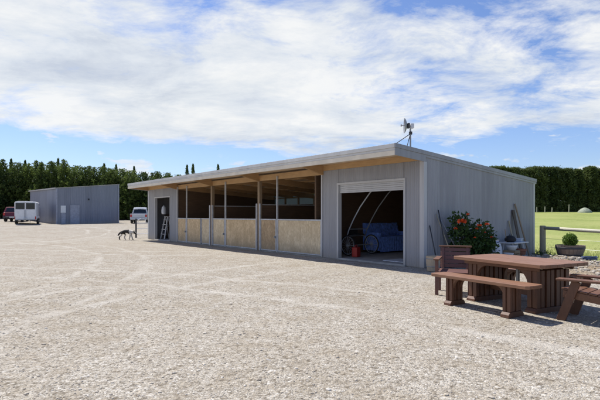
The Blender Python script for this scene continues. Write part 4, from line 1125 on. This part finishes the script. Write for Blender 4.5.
dm = skin_mesh(V, E, R_, pel)
fur_b = flat('fur_black', (.02,.018,.017), .8, 0, .3, 25); fur_w = flat('fur_white', (.62,.58,.52), .8, 0, .12, 25)
dm.materials.clear(); dm.materials.append(fur_b); dm.materials.append(fur_w)
for p in dm.polygons:
    c = p.center; nz = mn.noise(c*7)*.05
    white = c.z + nz < .38 and not (c.x < -.42) and not (c.x > .46) or (.19 < c.x + nz < .45) and c.z < .9 or (c.x > .5 and abs(c.y) < .016 + nz*.2 and c.z > .4) or (c.x < -.62)
    p.material_index = 1 if white else 0
    p.use_smooth = True
dx, dy = (127-300)/467*27.9, 27.9
DG = empty('dog', (dx, dy, ground(dx, dy)), radians(-8), 'black and white dog walking with its head low across the gravel', 'dog')
DG.scale = (.92,)*3
do = bpy.data.objects.new('body', dm); COL.objects.link(do); do.parent = DG
b = MB(); 
for s in (1,-1): b.lathe([(.001,-.008),(.009,0),(.001,.008)], (.565, s*.052, .485), (0,1,0), 8)
b.build('eyes', MT['glass_dark'], DG); MB().lathe([(.004,-.012),(.018,0),(.004,.012)], (.692,0,.378), (1,0,0), 10).build('nose', MT['black'], DG)

# ================================================================== SKY, SUN, CAMERA
SUN_EL = 60.0; sv = Vector((-.68, .733, 0)).normalized()
W = bpy.data.worlds.new('World'); SC.world = W; W.use_nodes = True
nt = W.node_tree; bg = nt.nodes['Background']
sky = nt.nodes.new('ShaderNodeTexSky'); sky.sky_type = 'NISHITA'; sky.sun_disc = False
sky.sun_elevation = radians(SUN_EL); sky.sun_rotation = atan2(sv.x, sv.y); sky.altitude = 50; sky.air_density = 1.0; sky.dust_density = .6; sky.ozone_density = 1.6
tc = nt.nodes.new('ShaderNodeTexCoord'); sx = nt.nodes.new('ShaderNodeSeparateXYZ'); nt.links.new(tc.outputs['Generated'], sx.inputs[0])
zz = math_(nt, 'ADD', math_(nt, 'MAXIMUM', sx.outputs[2], 0), .17)
u = math_(nt, 'DIVIDE', sx.outputs[0], zz); v = math_(nt, 'DIVIDE', sx.outputs[1], zz)
cv = nt.nodes.new('ShaderNodeCombineXYZ'); nt.links.new(u, cv.inputs[0]); nt.links.new(v, cv.inputs[1])
def wnoise(scale, detail, rough, dist, off, sc=(1,1,1), rot=0):
    mp = nt.nodes.new('ShaderNodeMapping'); mp.inputs['Location'].default_value = off; mp.inputs['Scale'].default_value = sc; mp.inputs['Rotation'].default_value = (0,0,rot)
    nt.links.new(cv.outputs[0], mp.inputs[0]); return noise(nt, mp.outputs[0], scale, detail, rough, dist)
n1 = wnoise(.8, 12, .60, .2, (3.1, 1.7, 0), (.9, 1.1, 1), radians(20)); n2 = wnoise(2.6, 12, .67, .35, (7.3, 2.2, 1), (.9, 1.1, 1), radians(-14)); n3 = wnoise(1.9, 11, .62, .3, (1.3, 9.2, 2), (.8, 1.2, 1))
el = sx.outputs[2]
cover = ramp(nt, el, [(0, .50), (.06, .44), (.105, .36), (.135, .43), (.18, .60), (.27, .57), (.36, .485), (.75, .36)])
f = math_(nt, 'ADD', math_(nt, 'MULTIPLY', n1, .60), math_(nt, 'MULTIPLY', n2, .40))
f = math_(nt, 'ADD', f, math_(nt, 'SUBTRACT', cover, .5))
mask = ramp(nt, f, [(.44, 0), (.495, .6), (.545, .95), (.66, 1)])
shade = ramp(nt, math_(nt, 'ADD', math_(nt, 'MULTIPLY', n3, .6), math_(nt, 'MULTIPLY', n2, .4)), [(.36, (.62,.68,.78)), (.47, (.80,.85,.91)), (.60, (.99,1.0,1.0))])
CL = 7.0
SKS = .105
mulc = nt.nodes.new('ShaderNodeVectorMath'); mulc.operation = 'SCALE'; nt.links.new(shade, mulc.inputs[0]); mulc.inputs['Scale'].default_value = CL
hz = nt.nodes.new('ShaderNodeHueSaturation'); hz.inputs['Saturation'].default_value = 1.05; hz.inputs['Value'].default_value = 1.12; nt.links.new(sky.outputs[0], hz.inputs['Color'])
dp = nt.nodes.new('ShaderNodeVectorMath'); dp.operation = 'DOT_PRODUCT'; nt.links.new(tc.outputs['Generated'], dp.inputs[0]); dp.inputs[1].default_value = (-.90, .43, 0)
side = ramp(nt, math_(nt, 'ADD', math_(nt, 'MULTIPLY', dp.outputs['Value'], .5), .5), [(.26, .0), (.42, 1)])  # clears unseen clouds behind-right, shaped to darken the barn side wall
# low cumulus heads above the trees
m3 = nt.nodes.new('ShaderNodeMapping'); m3.inputs['Scale'].default_value = (9, 9, 26); m3.inputs['Location'].default_value = (2.4, .7, .3); nt.links.new(tc.outputs['Generated'], m3.inputs[0])
cu = noise(nt, m3.outputs[0], 1.0, 9, .6, .15)
win = ramp(nt, el, [(.015, .0), (.05, .26), (.095, .13), (.15, -.2 + .2), (.16, 0)])
cum = ramp(nt, math_(nt, 'ADD', cu, math_(nt, 'SUBTRACT', win, .2)), [(.44, 0), (.49, .8), (.56, 1)])
mask = math_(nt, 'MAXIMUM', mask, math_(nt, 'MULTIPLY', cum, .85))
mask = math_(nt, 'MULTIPLY', mask, side)
blue = mixc(nt, 1.0, hz.outputs[0], (.74, .79, .98), 'MULTIPLY')
nt.links.new(mixc(nt, mask, blue, mulc.outputs[0]), bg.inputs['Color']); bg.inputs['Strength'].default_value = SKS
sun = bpy.data.lights.new('Sun', 'SUN'); sun.energy = 4.8; sun.angle = radians(.5); sun.color = (1, .96, .89)
so = bpy.data.objects.new('Sun', sun); COL.objects.link(so)
sd = Vector((sv.x*cos(radians(SUN_EL)), sv.y*cos(radians(SUN_EL)), sin(radians(SUN_EL))))
so.rotation_euler = sd.to_track_quat('Z', 'Y').to_euler(); so.location = (-20, 20, 40)
cam = bpy.data.cameras.new('Camera'); cam.lens = 28.0; cam.sensor_width = 36; cam.shift_y = .025; cam.clip_end = 4000; cam.clip_start = .05
co = bpy.data.objects.new('Camera', cam); COL.objects.link(co); co.location = (0, 0, H); co.rotation_euler = (radians(90), 0, 0); SC.camera = co
SC.view_settings.view_transform = 'Standard'; SC.view_settings.look = 'None'; SC.view_settings.exposure = .36; SC.view_settings.gamma = 1; SC.view_settings.use_curve_mapping = False
SC.render.engine = 'CYCLES'; SC.cycles.max_bounces = 8; SC.cycles.diffuse_bounces = 4
